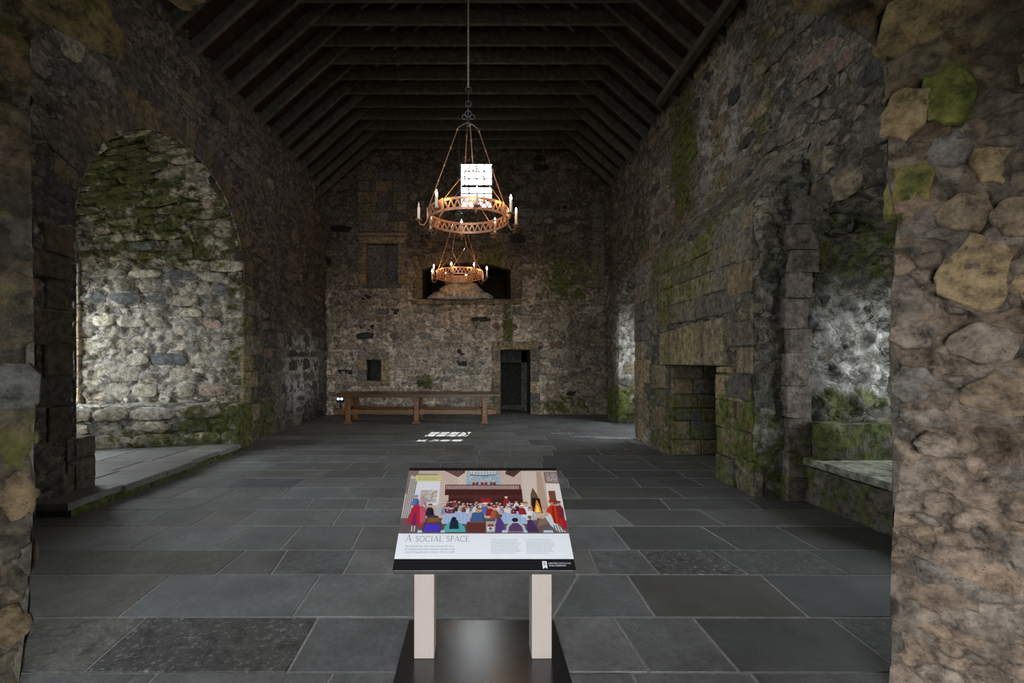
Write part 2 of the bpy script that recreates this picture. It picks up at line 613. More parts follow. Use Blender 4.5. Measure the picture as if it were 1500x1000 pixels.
def scatter(surf, u0, u1, v0, v1, hh, ww, pal, skip=None, keep=0.8, t=(0.02, 0.045), protos=RUBBLE, rng=R, limit=300, rot=0.06, gap=0.03, tone=None):
    """irregular courses of stones over the surface"""
    cand = []
    v = v0
    while v < v1:
        h = rng.uniform(*hh)
        u = u0 - rng.uniform(0, ww[1])
        while u < u1:
            w = rng.uniform(*ww)
            uc, vc = u + w / 2, v + h / 2 + rng.uniform(-0.15, 0.15) * h
            hs = h * rng.uniform(0.72, 1.0)
            u += w + gap
            if uc < u0 or uc > u1 or rng.random() > keep:
                continue
            if skip is not None and skip(uc, vc, w, hs):
                continue
            cand.append((uc, vc, w, hs))
        v += h + gap * 0.7
    out = []
    for (uc, vc, w, h) in cand:
        P = surf.F(np.array([uc]), np.array([vc]))[0]
        x, y = to_image(P)
        seen = (-40 < x < 1540 and -40 < y < 1040 and P[1] > 0.5)
        out.append((-(w * h / max(P[1], .3) ** 2) if seen else 1.0, uc, vc, w, h))
    out.sort()
    out = [q for q in out if q[0] < 0][:limit]
    for (_, uc, vc, w, h) in out:
        c = pick(rng, pal)
        if tone is not None:
            P = surf.F(np.array([uc]), np.array([vc]))
            f = tone(P[0])
            c = tuple(x * f for x in c)
        place_stone(surf, uc, vc, w, h, rng.uniform(*t), c, protos=protos, rng=rng, rot=rot)
    return len(out)


def block(surf, quad, t=0.04, back=0.06, col=(0.2, 0.16, 0.11), name='quoin', parent=None, bev=0.012, rng=R, moss=None):
    """a dressed block: four (u, v) corners on the surface, standing proud by t"""
    pts = []
    cu = sum(q[0] for q in quad) / 4
    cv = sum(q[1] for q in quad) / 4
    P, tu, tv, n, P0 = surf.frame(cu, cv)
    F = surf.F
    for (u, v) in quad:
        pts.append(Vector(F(np.array([float(u)]), np.array([float(v)]))[0]))
    c = sum(pts, Vector()) / 4
    bm = bmesh.new()
    j = lambda: rng.uniform(-0.006, 0.006)
    r0 = [bm.verts.new(p - n * back) for p in pts]
    r1 = [bm.verts.new(p + n * (t - bev) + tu * j() + tv * j()) for p in pts]
    r2 = []
    for i, p in enumerate(pts):
        e1 = (pts[(i + 1) % 4] - p).normalized()
        e2 = (pts[i - 1] - p).normalized()
        r2.append(bm.verts.new(p + (e1 + e2) * bev * 1.4 + n * (t + j())))
    for a, b in ((r0, r1), (r1, r2)):
        for i in range(4):
            bm.faces.new((a[i], a[(i + 1) % 4], b[(i + 1) % 4], b[i]))
    bm.faces.new(r2)
    o = obj(name, bm, M_STONE, parent or surf.o)
    o.color = (col[0], col[1], col[2], float(zones(np.array([tuple(c)]), MOSS)[0]) if moss is None else moss)
    return o


def sandstone(rng=R, k=1.0):
    return pick(rng, [(4, (0.20 * k, 0.155 * k, 0.10 * k)), (3, (0.155 * k, 0.13 * k, 0.10 * k)), (2, (0.24 * k, 0.18 * k, 0.105 * k)), (1, (0.11 * k, 0.1 * k, 0.095 * k))])


def frange(a, b, step, extra=()):
    n = max(2, int(round((b - a) / step)) + 1)
    s = set(np.round(np.linspace(a, b, n), 4))
    for e in extra:
        if a < e < b:
            near = min(s, key=lambda q: abs(q - e))
            if near not in (a, b):
                s.discard(near)
            s.add(round(e, 4))
    return sorted(s)


PAL_BACK = [(5, (0.31, 0.26, 0.2)), (4, (0.25, 0.21, 0.165)), (3, (0.38, 0.32, 0.24)), (2, (0.2, 0.19, 0.18)), (1.6, (0.035, 0.034, 0.034)), (1, (0.18, 0.125, 0.095))]
PAL_LEFT = [(4, (0.10, 0.085, 0.07)), (3, (0.075, 0.065, 0.056)), (2, (0.13, 0.11, 0.085)), (2, (0.05, 0.047, 0.045)), (1, (0.12, 0.085, 0.065))]
PAL_RIGHT = [(4, (0.12, 0.105, 0.085)), (3, (0.09, 0.082, 0.07)), (2, (0.16, 0.13, 0.09)), (2, (0.045, 0.044, 0.043)), (1, (0.15, 0.11, 0.085))]
PAL_ALCOVE = [(4, (0.36, 0.33, 0.275)), (3, (0.28, 0.25, 0.2)), (2, (0.42, 0.38, 0.30)), (1.0, (0.15, 0.155, 0.16)), (0.8, (0.33, 0.25, 0.205))]

# ================================================================== FLOOR
floor_bm = bmesh.new()
box(floor_bm, (0, 6, -0.254), (18, 17, 0.5))
floor = obj('floor', floor_bm, M_MORTAR_FLOOR)
tag(floor, kind='structure')
yard_bm = bmesh.new()
box(yard_bm, (0, 6, -0.5), (90, 90, 0.2))
yard = obj('ground', yard_bm, M_EARTH)
tag(yard, kind='structure')


def flag(quad, top, thick, col, alpha, parent, name='flagstone', rng=R, bev=0.005, mat=None):
    bm = bmesh.new()
    pts = [Vector((x, y, 0)) for x, y in quad]
    dz = [rng.uniform(-0.0012, 0.0012) for _ in range(4)]
    r0 = [bm.verts.new((p.x, p.y, top - thick)) for p in pts]
    r1 = [bm.verts.new((p.x, p.y, top - bev + dz[i])) for i, p in enumerate(pts)]
    r2 = []
    for i, p in enumerate(pts):
        e1 = (pts[(i + 1) % 4] - p).normalized()
        e2 = (pts[i - 1] - p).normalized()
        q = p + (e1 + e2) * bev
        r2.append(bm.verts.new((q.x, q.y, top + dz[i])))
    for a, b in ((r0, r1), (r1, r2)):
        for i in range(4):
            bm.faces.new((a[i], a[(i + 1) % 4], b[(i + 1) % 4], b[i]))
    bm.faces.new(r2)
    o = obj(name, bm, mat or M_FLAG, parent)
    o.color = (col[0], col[1], col[2], alpha)
    return o


FR = random.Random(21)
FLAG_PAL = [(5, (0.14, 0.142, 0.145)), (4, (0.16, 0.16, 0.158)), (3, (0.125, 0.128, 0.134)), (2, (0.138, 0.128, 0.115)), (1.5, (0.095, 0.092, 0.088))]
rows = [1.3, 1.8, 2.31, 2.81, 3.37, 3.81, 4.36, 4.84, 5.23, 5.68, 6.14]
while rows[-1] < 13.6:
    rows.append(rows[-1] + FR.uniform(0.42, 0.56))
known = {   # joints read from the nearest courses
    2: [-2.9, -2.04, -0.98, -0.15, 0.87, 1.35, 2.2], 3: [-2.26, -1.16, -0.35, 0.62, 1.12, 2.1], 4: [-1.95, -1.57, -1.01, -0.2, 0.93, 1.37, 2.01, 2.8],
    5: [-2.94, -2.18, -1.68, -1.08, -0.3, 0.55, 1.3, 2.2, 2.9], 6: [-3.23, -2.77, -2.36, -1.42, -0.5, 0.4, 1.5, 2.4], 9: [-3.15, -2.33, -1.5, -0.5, 0.6, 1.2, 2.1, 2.9],
}
special = {(2, 2): ((0.074, 0.073, 0.071), 1.0), (2, 0): ((0.099, 0.094, 0.087), 0.9), (2, 1): ((0.129, 0.122, 0.112), 0.8), (4, 6): ((0.083, 0.083, 0.083), 1.0),
           (9, 1): ((0.083, 0.087, 0.099), 0.25), (3, 1): ((0.148, 0.155, 0.160), 0.05), (3, 2): ((0.157, 0.160, 0.162), 0.05), (4, 0): ((0.099, 0.094, 0.086), 0.3)}
for i in range(len(rows) - 1):
    y0, y1 = rows[i], rows[i + 1]
    if i in known:
        xs = known[i]
    else:
        xs, x = [], -3.9 + FR.uniform(-0.3, 0.4)
        while x < 3.7:
            xs.append(x)
            x += FR.uniform(0.5, 1.25)
    xs = [-4.7] + xs + [4.05 if y0 < 9 else 4.1]
    g = 0.006
    sk = [FR.uniform(-0.03, 0.03) for _ in xs]
    sk[0] = sk[-1] = 0
    if i == 3:
        sk[4] = 0.14
    for j in range(len(xs) - 1):
        q = [(xs[j] - sk[j] + g, y0 + g), (xs[j + 1] - sk[j + 1] - g, y0 + g), (xs[j + 1] + sk[j + 1] - g, y1 - g), (xs[j] + sk[j] + g, y1 - g)]
        c, al = special.get((i, j), (pick(FR, FLAG_PAL), FR.choice([0.05, 0.1, 0.15, 0.25, 0.5])))
        if (q[0][0] + q[1][0]) / 2 > 3.3 and 5.5 < y0 < 9:
            pass
        right_shade = 0.6 if (q[0][0] + q[1][0]) / 2 > 1.3 else 1.0  # shade on the right side of the floor, put into the flag colour
        flag(q, FR.uniform(-0.001, 0.0015), 0.05, tuple(right_shade * z_ for z_ in tuple(0.7 * a_ + 0.3 * b_ for a_, b_ in zip(c, (0.14, 0.142, 0.145)))) if (i, j) not in special else c, al, floor, rng=FR)
# flags of the fireplace hearth and of the embrasures
for (x0, x1, y0, y1) in ((4.06, 4.7, 6.0, 6.9), (4.06, 4.7, 6.91, 7.8), (4.12, 4.6, 9.2, 10.3), (4.12, 4.6, 10.31, 11.6), (0.6, 1.7, 13.62, 14.4), (4.06, 5.4, 3.2, 5.2)):
    flag([(x0, y0), (x1, y0), (x1, y1), (x0, y1)], 0.0, 0.05, pick(FR, FLAG_PAL), 0.3, floor, rng=FR)

# light streak by the far embrasure painted as pale patches, plus lime crust
for (x0, x1, y0, y1) in ((1.9, 3.0, 9.42, 9.5), (2.3, 3.35, 9.25, 9.36), (3.0, 3.25, 8.5, 9.2), (1.6, 2.2, 9.9, 9.94)):
    bm = bmesh.new()
    n = 22
    top = []
    for k in range(n):
        a = 2 * PI * k / n
        rr = FR.uniform(0.55, 1.0)
        top.append(bm.verts.new(((x0 + x1) / 2 + math.cos(a) * rr * (x1 - x0) / 2, (y0 + y1) / 2 + math.sin(a) * rr * (y1 - y0) / 2, 0.007)))
    bm.faces.new(top)
    ex = bmesh.ops.extrude_face_region(bm, geom=bm.faces[:])
    for v in ex['geom']:
        if isinstance(v, bmesh.types.BMVert):
            v.co.z -= 0.012
    o = obj('light_streak_and_lime', bm, M_STONE, floor)
    o.color = (0.34, 0.34, 0.34, 0)

# ================================================================== BACK WALL (gable)
YB = 13.4
EAVE_L, EAVE_R, PITCH = 6.42, 6.67, 0.9
XL, XR = -4.46, 3.9
RIDGE_X, RIDGE_Z = -0.14, 10.31


def roof_z(x):
    return np.where(x < RIDGE_X, EAVE_L + PITCH * (x - XL), EAVE_R + PITCH * (XR - x))


BW_HOLES = [(-3.27, -2.335, 3.87, 5.07), (-3.27, -2.84, 1.01, 1.62), (0.71, 1.60, -0.3, 1.92), (-0.46, 0.45, 6.16, 7.5), (-0.46, 0.45, 7.96, 8.75)]


def arch_top(x):     # soffit of the wide gallery opening
    return 4.32 + 0.2 * (1 - ((x + 0.295) / 1.31) ** 2)


def bw_hole(u, v):
    h = v > roof_z(u) + 0.25
    for (a, b, c, d) in BW_HOLES:
        h = h | ((u > a) & (u < b) & (v > c) & (v < d))
    h = h | ((u > -1.604) & (u < 1.015) & (v > 3.43) & (v < arch_top(u)))
    return h


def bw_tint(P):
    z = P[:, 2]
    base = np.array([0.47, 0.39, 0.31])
    up = np.array([0.078, 0.062, 0.047])  # dimmer light on the upper wall painted in as a darker tint
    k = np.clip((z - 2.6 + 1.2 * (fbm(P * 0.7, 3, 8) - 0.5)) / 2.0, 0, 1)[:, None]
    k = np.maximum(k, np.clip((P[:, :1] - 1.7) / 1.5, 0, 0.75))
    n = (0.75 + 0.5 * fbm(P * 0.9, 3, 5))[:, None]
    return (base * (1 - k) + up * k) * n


exu = [a for h in BW_HOLES for a in h[:2]] + [-1.604, 1.015]
exv = [a for h in BW_HOLES for a in h[2:]] + [3.43]
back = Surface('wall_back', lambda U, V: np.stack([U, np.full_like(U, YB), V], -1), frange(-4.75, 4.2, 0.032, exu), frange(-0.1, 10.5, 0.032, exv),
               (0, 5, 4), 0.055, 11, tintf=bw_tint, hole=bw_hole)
tag(back.o, kind='structure')


def reveal(parent, y0, y1, x0, x1, z0, z1, mat, col, back_=True, name='reveal', floor_=True, taper=0.0):
    """the sides of an opening in the back wall, with real thickness"""
    bm = bmesh.new()
    t = 0.12
    box(bm, (x0 - t / 2, (y0 + y1) / 2, (z0 + z1) / 2), (t, y1 - y0, z1 - z0 + 2 * t))
    box(bm, (x1 + t / 2, (y0 + y1) / 2, (z0 + z1) / 2), (t, y1 - y0, z1 - z0 + 2 * t))
    box(bm, ((x0 + x1) / 2, (y0 + y1) / 2, z1 + t / 2), (x1 - x0, y1 - y0, t))
    if floor_:
        box(bm, ((x0 + x1) / 2, (y0 + y1) / 2, z0 - t / 2), (x1 - x0, y1 - y0, t))
    if back_:
        box(bm, ((x0 + x1) / 2, y1 + 0.05, (z0 + z1) / 2), (x1 - x0 + 2 * t, 0.1, z1 - z0 + 2 * t))
    o = obj(name, bm, mat, parent)
    o.color = (*col, 0.0)
    return o


y_in = YB - 0.01
reveal(back.o, YB - 0.03, YB + 0.16, -3.27, -2.335, 3.87, 5.07, M_STONE, (0.085, 0.078, 0.07), name='blocked_doorway')
reveal(back.o, YB - 0.02, YB + 0.5, -3.27, -2.84, 1.01, 1.62, M_STONE, (0.06, 0.055, 0.05), name='wall_niche')
reveal(back.o, YB - 0.02, YB + 2.6, -1.604, 1.015, 3.43, 4.62, M_STONE, (0.02, 0.018, 0.016), name='gallery_recess')  # shade of the recess put into a near-black stone colour

BR = random.Random(5)
# dressed surrounds on the gable: blocked doorway, niche, door
def surround(x0, x1, z0, z1, wj, hl, n, k=1.0, sill=False, t=0.035, rng=BR, head_n=1):
    for s, xe in ((-1, x0), (1, x1)):
        z = z0
        for i in range(n):
            hgt = (z1 - z0) / n
            w = wj * rng.uniform(0.75, 1.35)
            a, b = (xe - w, xe) if s < 0 else (xe, xe + w)
            block(back, [(a, z + 0.008), (b, z + 0.008), (b, z + hgt - 0.008), (a, z + hgt - 0.008)], t, 0.08, sandstone(rng, k), rng=rng)
            z += hgt
    xa, xb = x0 - wj, x1 + wj
    for i in range(head_n):
        a, b = xa + (xb - xa) * i / head_n, xa + (xb - xa) * (i + 1) / head_n
        block(back, [(a + 0.006, z1 + 0.006), (b - 0.006, z1 + 0.006), (b - 0.006, z1 + hl), (a + 0.006, z1 + hl)], t, 0.08, sandstone(rng, k), 'lintel', rng=rng)
    if sill:
        block(back, [(xa, z0 - 0.16), (xb, z0 - 0.16), (xb, z0 - 0.008), (xa, z0 - 0.008)], t, 0.08, sandstone(rng, k), 'sill', rng=rng)


surround(-3.27, -2.335, 3.87, 5.07, 0.2, 0.2, 4, 0.75, t=0.07)
surround(-3.27, -2.84, 1.01, 1.62, 0.26, 0.24, 2, 1.3, True)
surround(0.71, 1.60, 0.0, 1.92, 0.24, 0.26, 6, 1.1, head_n=2)
# hood strip over the blocked doorway and ashlar panel above it
block(back, [(-3.6, 5.29), (-2.05, 5.29), (-2.05, 5.38), (-3.6, 5.38)], 0.1, 0.05, (0.15, 0.115, 0.075), 'drip_mould')
z = 5.42
while z < 7.1:
    h = BR.uniform(0.24, 0.34)
    x = -3.52
    while x < -2.15:
        w = BR.uniform(0.35, 0.7)
        x1 = min(x + w, -2.08)
        if x1 > -2.35:
            x1 = -2.08
        c = sandstone(BR, 0.62)
        block(back, [(x + .008, z + .008), (x1 - .008, z + .008), (x1 - .008, z + h - .008), (x + .008, z + h - .008)], 0.028, 0.06, c, 'ashlar', rng=BR)
        x = x1
    z += h
# relieving arch over the wide opening
n = 17
for i in range(n):
    xa, xb = -1.78 + 2.97 * i / n + 0.008, -1.78 + 2.97 * (i + 1) / n - 0.008
    fan = 0.12
    ca, cb = (xa + 0.295), (xb + 0.295)
    quad = [(xa, float(arch_top(max(min(xa, 1.0), -1.6))) - 0.01), (xb, float(arch_top(max(min(xb, 1.0), -1.6))) - 0.01), (xb + cb * fan, arch_top(0.9 * xb) + 0.34), (xa + ca * fan, arch_top(0.9 * xa) + 0.34)]
    quad = [(float(a), float(b)) for a, b in quad]
    block(back, quad, 0.03, 0.3, sandstone(BR, 0.55), 'voussoir', rng=BR)
for (x0, x1) in ((-1.9, -1.61), (1.02, 1.36)):
    for k in range(3):
        block(back, [(x0, 3.45 + k * .29), (x1, 3.45 + k * .29), (x1, 3.73 + k * .29), (x0, 3.73 + k * .29)], 0.03, 0.3, sandstone(BR, 0.6), rng=BR)
# long sill course under it
for k in range(5):
    a = -1.95 + k * 0.66
    block(back, [(a, 3.27), (a + .65, 3.27), (a + .65, 3.42), (a, 3.42)], 0.04, 0.2, sandstone(BR, 0.9), 'sill', rng=BR)
# flat stone shaft in the right corner
for k in range(6):
    z0 = 3.75 + k * 0.42
    block(back, [(3.42, z0), (3.78, z0), (3.78, z0 + .41), (3.42, z0 + .41)], 0.10, 0.06, sandstone(BR, 0.62), 'shaft_stone', rng=BR)


def bw_skip(u, v, w, h):
    if v + h / 2 > roof_z(np.array(u)) - 0.0:
        return True
    for (a, b, c, d) in [(-3.62, -2.03, 3.8, 7.15), (-3.55, -2.55, 0.82, 1.9), (0.42, 1.88, 0, 2.22), (-0.6, 0.6, 6.0, 9.0), (-2.0, 1.45, 3.25, 5.0), (3.38, 3.82, 3.7, 6.3)]:
        if u + w / 2 > a and u - w / 2 < b and v + h / 2 > c and v - h / 2 < d:
            return True
    return False


scatter(back, -4.5, 3.95, 0.0, 7.9, (0.16, 0.32), (0.2, 0.62), PAL_BACK, bw_skip, 0.66, (0.008, 0.03), rng=BR, limit=300, tone=lambda P: 1.0 - 0.68 * max(min(max((P[2] - 2.6) / 2.0, 0), 1), min(max((P[0] - 1.7) / 1.5, 0), 0.75)))  # tone puts the upper wall's dimness into the stones

# stump of a pillar with rubble in the wide opening
stump = empty('ruined_pillar', (-0.45, YB + 0.22, 3.43))
tag(stump, 'broken stone pillar stump rising from a heap of rubble in the wide arched wall opening', 'pillar')
def lump(rng, c, s, seed, name, parent, col, sub=3, amp=0.3):
    bm = bmesh.new()
    bmesh.ops.create_icosphere(bm, subdivisions=sub, radius=1.0)
    P = np.array([v.co[:] for v in bm.verts])
    d = 1 + amp * (fbm(P * 1.7 + seed * 3.1, 4, seed) - 0.5) * 2
    for v, k in zip(bm.verts, d):
        co = v.co * float(k)
        z = max(co.z, -0.15)
        v.co = Vector((co.x * s[0] + c[0], co.y * s[1] + c[1], z * s[2] + c[2]))
    o = obj(name, bm, M_STONE, parent, True)
    o.color = (*col, 0.0)
    return o
bm = bmesh.new()
for k, (w, d_, h, off) in enumerate(((1.02, 0.5, 0.24, 0.0), (0.92, 0.48, 0.22, 0.02), (0.8, 0.45, 0.22, -0.05))):
    box(bm, (off, 0.1, 0.12 + sum((0.24, 0.22, 0.22)[:k]) + 0.02), (w, d_, h), 0.02)
o = obj('pillar_shaft', bm, M_STONE, stump)
o.color = (0.2, 0.17, 0.145, 0)
for i, (cx, cz, sx, sz) in enumerate(((-0.1, 0, 0.82, 0.33), (0.55, 0, 0.4, 0.2), (-0.62, 0, 0.36, 0.16), (0.2, 0.1, 0.5, 0.35), (-0.3, 0.1, 0.4, 0.36))):
    lump(BR, (cx, -0.12 + 0.05 * (i % 2), cz + 0.03), (sx, 0.28, sz), 30 + i, 'rubble_stone', stump, (0.33, 0.32, 0.31))

# doorway and passage
door = empty('door_1', (1.155, YB, 0))
tag(door, kind='structure')
bm = bmesh.new()
t = 0.15
Y0, Y1 = YB - 0.01, 14.3
box(bm, (0.71 - 1.155 - t / 2, (Y1 - Y0) / 2, 1.0), (t, Y1 - Y0, 2.2))
box(bm, (1.60 - 1.155 + t / 2, (Y1 - Y0) / 2, 1.0), (t, Y1 - Y0, 2.2))
box(bm, (0, (Y1 - Y0) / 2 + 0.4, 1.92 + t / 2), (1.8, Y1 - Y0 + 0.8, t))
box(bm, (0.75, 1.2, 1.0), (0.15, 0.7, 2.2))
box(bm, (-0.8, 1.2, 1.0), (0.15, 0.7, 2.2))
o = obj('passage_lining', bm, M_STONE, door)
o.color = (0.07, 0.06, 0.05, 0.2)
bm = bmesh.new()
box(bm, (-0.42, 0.92, 0.95), (0.1, 0.08, 1.95), 0.01)
box(bm, (0.37, 0.92, 0.95), (0.22, 0.08, 1.95), 0.01)
box(bm, (0, 0.92, 1.75), (0.9, 0.08, 0.42), 0.01)
o = obj('inner_frame', bm, M_STONE, door)
o.color = (0.085, 0.08, 0.072, 0)
bm = bmesh.new()
box(bm, (-0.06, 1.35, 0.9), (1.4, 0.1, 2.2))
o = obj('passage_end', bm, M_STONE, door)
o.color = (0.03, 0.028, 0.025, 0)
bm = bmesh.new()
box(bm, (-0.06, 1.05, 0.12), (0.7, 0.3, 0.16), 0.02)
o = obj('step', bm, M_STONE, door)
o.color = (0.09, 0.085, 0.08, 0)

# gable window
k = NT('window_glass')
tr = k.n('BsdfTransparent', {'Color': rgb(0.93, 0.95, 0.95)})
gl = k.n('BsdfGlossy', {'Color': rgb(1, 1, 1), 'Roughness': 0.02})
fr = k.n('LayerWeight', {'Blend': 0.5})
fac_ = k.math('ADD', k.math('MULTIPLY', k.math('POWER', fr.outputs['Facing'], 5.0), 0.9), 0.04)
mx = k.n('MixShader')
k.t.links.new(fac_, mx.inputs[0])
k.t.links.new(tr.outputs[0], mx.inputs[1])
k.t.links.new(gl.outputs[0], mx.inputs[2])
k.t.links.new(mx.outputs[0], k.out.inputs[0])
M_GLASS = k.m
M_IRON = plain('wrought_iron', (0.05, 0.042, 0.038), 0.55, 0.7, nscale=30)
win = empty('window_1', (0, YB + 0.1, 6.16))
tag(win, kind='structure')
bm = bmesh.new()
for (z0, z1) in ((0, 1.34), (1.80, 2.59)):  # upper opening and transom added behind the collars to lengthen the sun patch
    zc, hh = (z0 + z1) / 2, z1 - z0
    box(bm, (-0.52, -0.02, zc), (0.12, 0.14, hh + 0.24))
    box(bm, (0.51, -0.02, zc), (0.12, 0.14, hh + 0.24))
    box(bm, (0, -0.02, z1 + 0.06), (0.92, 0.14, 0.12))
    box(bm, (0, -0.02, z0 - 0.06), (0.92, 0.14, 0.12))
o = obj('window_surround', bm, M_STONE, win)
o.color = (0.13, 0.12, 0.1, 0)
bm = bmesh.new()
box(bm, (0, -0.02, 1.57), (0.92, 0.12, 0.46))
o = obj('transom', bm, M_STONE, win)
o.color = (0.1, 0.09, 0.08, 0)
for (z0, z1, nr, thick) in ((0.0, 1.34, 6, 3), (1.80, 2.59, 4, None)):
    for i in range(1, 4):
        x = -0.455 + 0.91 * i / 4
        bm = bmesh.new()
        box(bm, (x, 0.02, (z0 + z1) / 2), (0.04, 0.02, z1 - z0))
        obj('glazing_bar', bm, M_IRON, win)
    for i in range(1, nr):
        z = z0 + (z1 - z0) * i / nr
        bm = bmesh.new()
        box(bm, (0, 0.02, z), (0.91, 0.022, 0.075 if i == thick else 0.03))
        obj('glazing_bar', bm, M_IRON, win)
    for i in range(4):
        for j in range(nr):
            x = -0.455 + 0.91 * (i + .5) / 4
            z = z0 + (z1 - z0) * (j + .5) / nr
            bm = bmesh.new()
            box(bm, (x, 0.02, z), (0.91 / 4 - 0.036, 0.004, (z1 - z0) / nr - 0.026))
            obj('pane', bm, M_GLASS, win)

# ================================================================== LEFT WALL with the arched alcove
AC_Y, AC_R, AC_Z = 6.8, 1.8, 3.07


def lw_hole(u, v):
    a = (np.abs(u - AC_Y) < AC_R) & (v < AC_Z) & (v > -0.3)
    b = ((u - AC_Y) ** 2 + (v - AC_Z) ** 2 < AC_R ** 2) & (v >= AC_Z)
    return a | b | ((u > 2.8) & (u < 4.2) & (v > 2.1) & (v < 5.2))  # last term: opening of the added near-left window


def lw_tint(P):
    n = (0.7 + 0.6 * fbm(P * 0.8, 3, 15))[:, None]
    return np.array([0.088, 0.076, 0.064]) * n


left = Surface('wall_left', lambda U, V: np.stack([np.full_like(U, XL), U, V], -1), frange(0.9, 13.7, 0.034, (5.0, 8.6)), frange(-0.1, 6.85, 0.034, (3.07,)),
               (0, 6, 3), 0.07, 31, tintf=lw_tint, hole=lw_hole)
tag(left.o, kind='structure')


def arch_profile(yc, r, zs, n_arc, n_jamb):
    """near jamb up, over the arch, far jamb down"""
    pts = []
    for i in range(n_jamb):
        pts.append((yc - r, zs * i / n_jamb))
    for i in range(n_arc + 1):
        a = PI - PI * i / n_arc
        pts.append((yc + r * math.cos(a), zs + r * math.sin(a)))
    for i in range(1, n_jamb + 1):
        pts.append((yc + r, zs * (1 - i / n_jamb)))
    return np.array(pts)


PA = arch_profile(AC_Y, AC_R + 0.01, AC_Z, 160, 90)
PBb = arch_profile(6.75, 1.12, 3.1, 160, 90)
NP_ = len(PA) - 1


def alcove_F(U, V):
    u = np.clip(U, 0, NP_)
    i = np.minimum(np.floor(u).astype(int), NP_ - 1)
    f = (u - i)[..., None]
    a = PA[i] * (1 - f) + PA[i + 1] * f
    b = PBb[i] * (1 - f) + PBb[i + 1] * f
    w = np.clip(V, 0, 1)[..., None]
    q = a * (1 - w) + b * w
    x = XL + 0.03 - 2.5 * V
    return np.stack([x, q[..., 0], q[..., 1]], -1)


def al_tint(P):
    n = (0.75 + 0.5 * fbm(P * 1.1, 3, 25))[:, None]
    return np.array([0.36, 0.325, 0.27]) * n


alc = Surface('alcove_lining', alcove_F, np.arange(0, NP_ + 1), frange(0, 1.06, 0.0135), (-5.7, 6.8, 2.2), 0.085, 41, tintf=al_tint, parent=left.o,
              amp_v=lambda U, V: np.clip(V / 0.08, 0.15, 1))
XE = XL + 0.03 - 2.5
AW = (5.75, 7.83, 0.86, 3.3)   # window of the alcove, Y and z


def aw_hole(u, v):
    return (u > AW[0]) & (u < AW[1]) & (v > AW[2]) & (v < AW[3])


alc_end = Surface('alcove_end', lambda U, V: np.stack([np.full_like(U, XE), U, V], -1), frange(5.0, 8.6, 0.04, AW[:2]), frange(-0.1, 4.9, 0.04, AW[2:]),
                  (-5, 6.8, 2), 0.05, 43, tintf=al_tint, hole=aw_hole, parent=left.o)
# deep jambs of the alcove window, block by block
AR = random.Random(9)
z = AW[2]
while z < AW[3] - 0.05:
    h = min(AR.uniform(0.22, 0.34), AW[3] - z)
    for (ya, yb) in ((AW[1], AW[1] + 0.2), (AW[0] - 0.2, AW[0])):
        bm = bmesh.new()
        box(bm, (XE - 0.2, (ya + yb) / 2 + AR.uniform(-.01, .01), z + h / 2), (0.44, yb - ya, h - 0.012), 0.012)
        o = obj('jamb_stone', bm, M_STONE, left.o)
        o.color = (*sandstone(AR, 1.5), 0.0)
    z += h
bm = bmesh.new()
box(bm, (XE - 0.2, 6.735, AW[3] + 0.1), (0.44, 2.4, 0.2), 0.01)
o = obj('window_lintel', bm, M_STONE, left.o)
o.color = (0.2, 0.17, 0.12, 0.2)
bm = bmesh.new()
box(bm, (XE - 0.2, 6.735, AW[2] - 0.1), (0.44, 2.4, 0.2), 0.01)
o = obj('window_sill', bm, M_STONE, left.o)
o.color = (0.26, 0.24, 0.2, 0.0)
# leaded glazing of the alcove window
win2 = empty('window_2', (XE - 0.36, 6.79, AW[2]))
tag(win2, kind='structure')
AWW, AWH = AW[1] - AW[0], AW[3] - AW[2]
for i in range(1, 4):
    bm = bmesh.new()
    box(bm, (0, -AWW / 2 + AWW * i / 4, AWH / 2), (0.03, 0.03, AWH))
    obj('glazing_bar', bm, M_IRON, win2)
for i in range(1, 6):
    bm = bmesh.new()
    box(bm, (0, 0, AWH * i / 6), (0.03, AWW, 0.02))
    obj('glazing_bar', bm, M_IRON, win2)
for i in range(4):
    for j in range(6):
        bm = bmesh.new()
        box(bm, (0, -AWW / 2 + AWW * (i + .5) / 4, AWH * (j + .5) / 6), (0.004, AWW / 4 - .03, AWH / 6 - .02))
        obj('pane', bm, M_GLASS, win2)

# stones: alcove far wall and vault
def al_far(u, v, w, h):
    return False


class Sub:
    pass


def alcove_scatter():
    rng = AR
    # far jamb (last 50 units of the profile): true length 3.07 m -> 50 units
    unit = 3.07 / 90
    zz = 0.9
    while zz < 3.0:
        h = rng.uniform(0.15, 0.3)
        x = 0.03
        while x < 2.4:
            w = rng.uniform(0.22, 0.6)
            xc = x + w / 2
            x += w + 0.03
            if xc > 2.35 or rng.random() > 0.55:
                continue
            u = NP_ - (zz + h / 2) / unit
            place_stone(alc, u, xc / 2.5, h * rng.uniform(.8, 1), w, rng.uniform(.01, .04), pick(rng, PAL_ALCOVE), rng=rng, rot=0.08)
        zz += h + 0.02
    # vault: long courses
    a = 3.0
    arc_unit = PI * 1.8 / 160
    u = 90.0
    while u < 90 + 160:
        hw = rng.uniform(0.14, 0.24)
        x = 0.02
        while x < 2.4:
            w = rng.uniform(0.3, 0.75)
            xc = x + w / 2
            x += w + 0.025
            if xc < 2.4 and rng.random() < 0.85 and u > 112:
                place_stone(alc, u + hw / arc_unit / 2, xc / 2.5, hw * (1 - 0.35 * xc / 2.5), w, rng.uniform(.015, .045), pick(rng, PAL_ALCOVE), rng=rng, rot=0.04)
        u += (hw + 0.015) / arc_unit
    return


alcove_scatter()

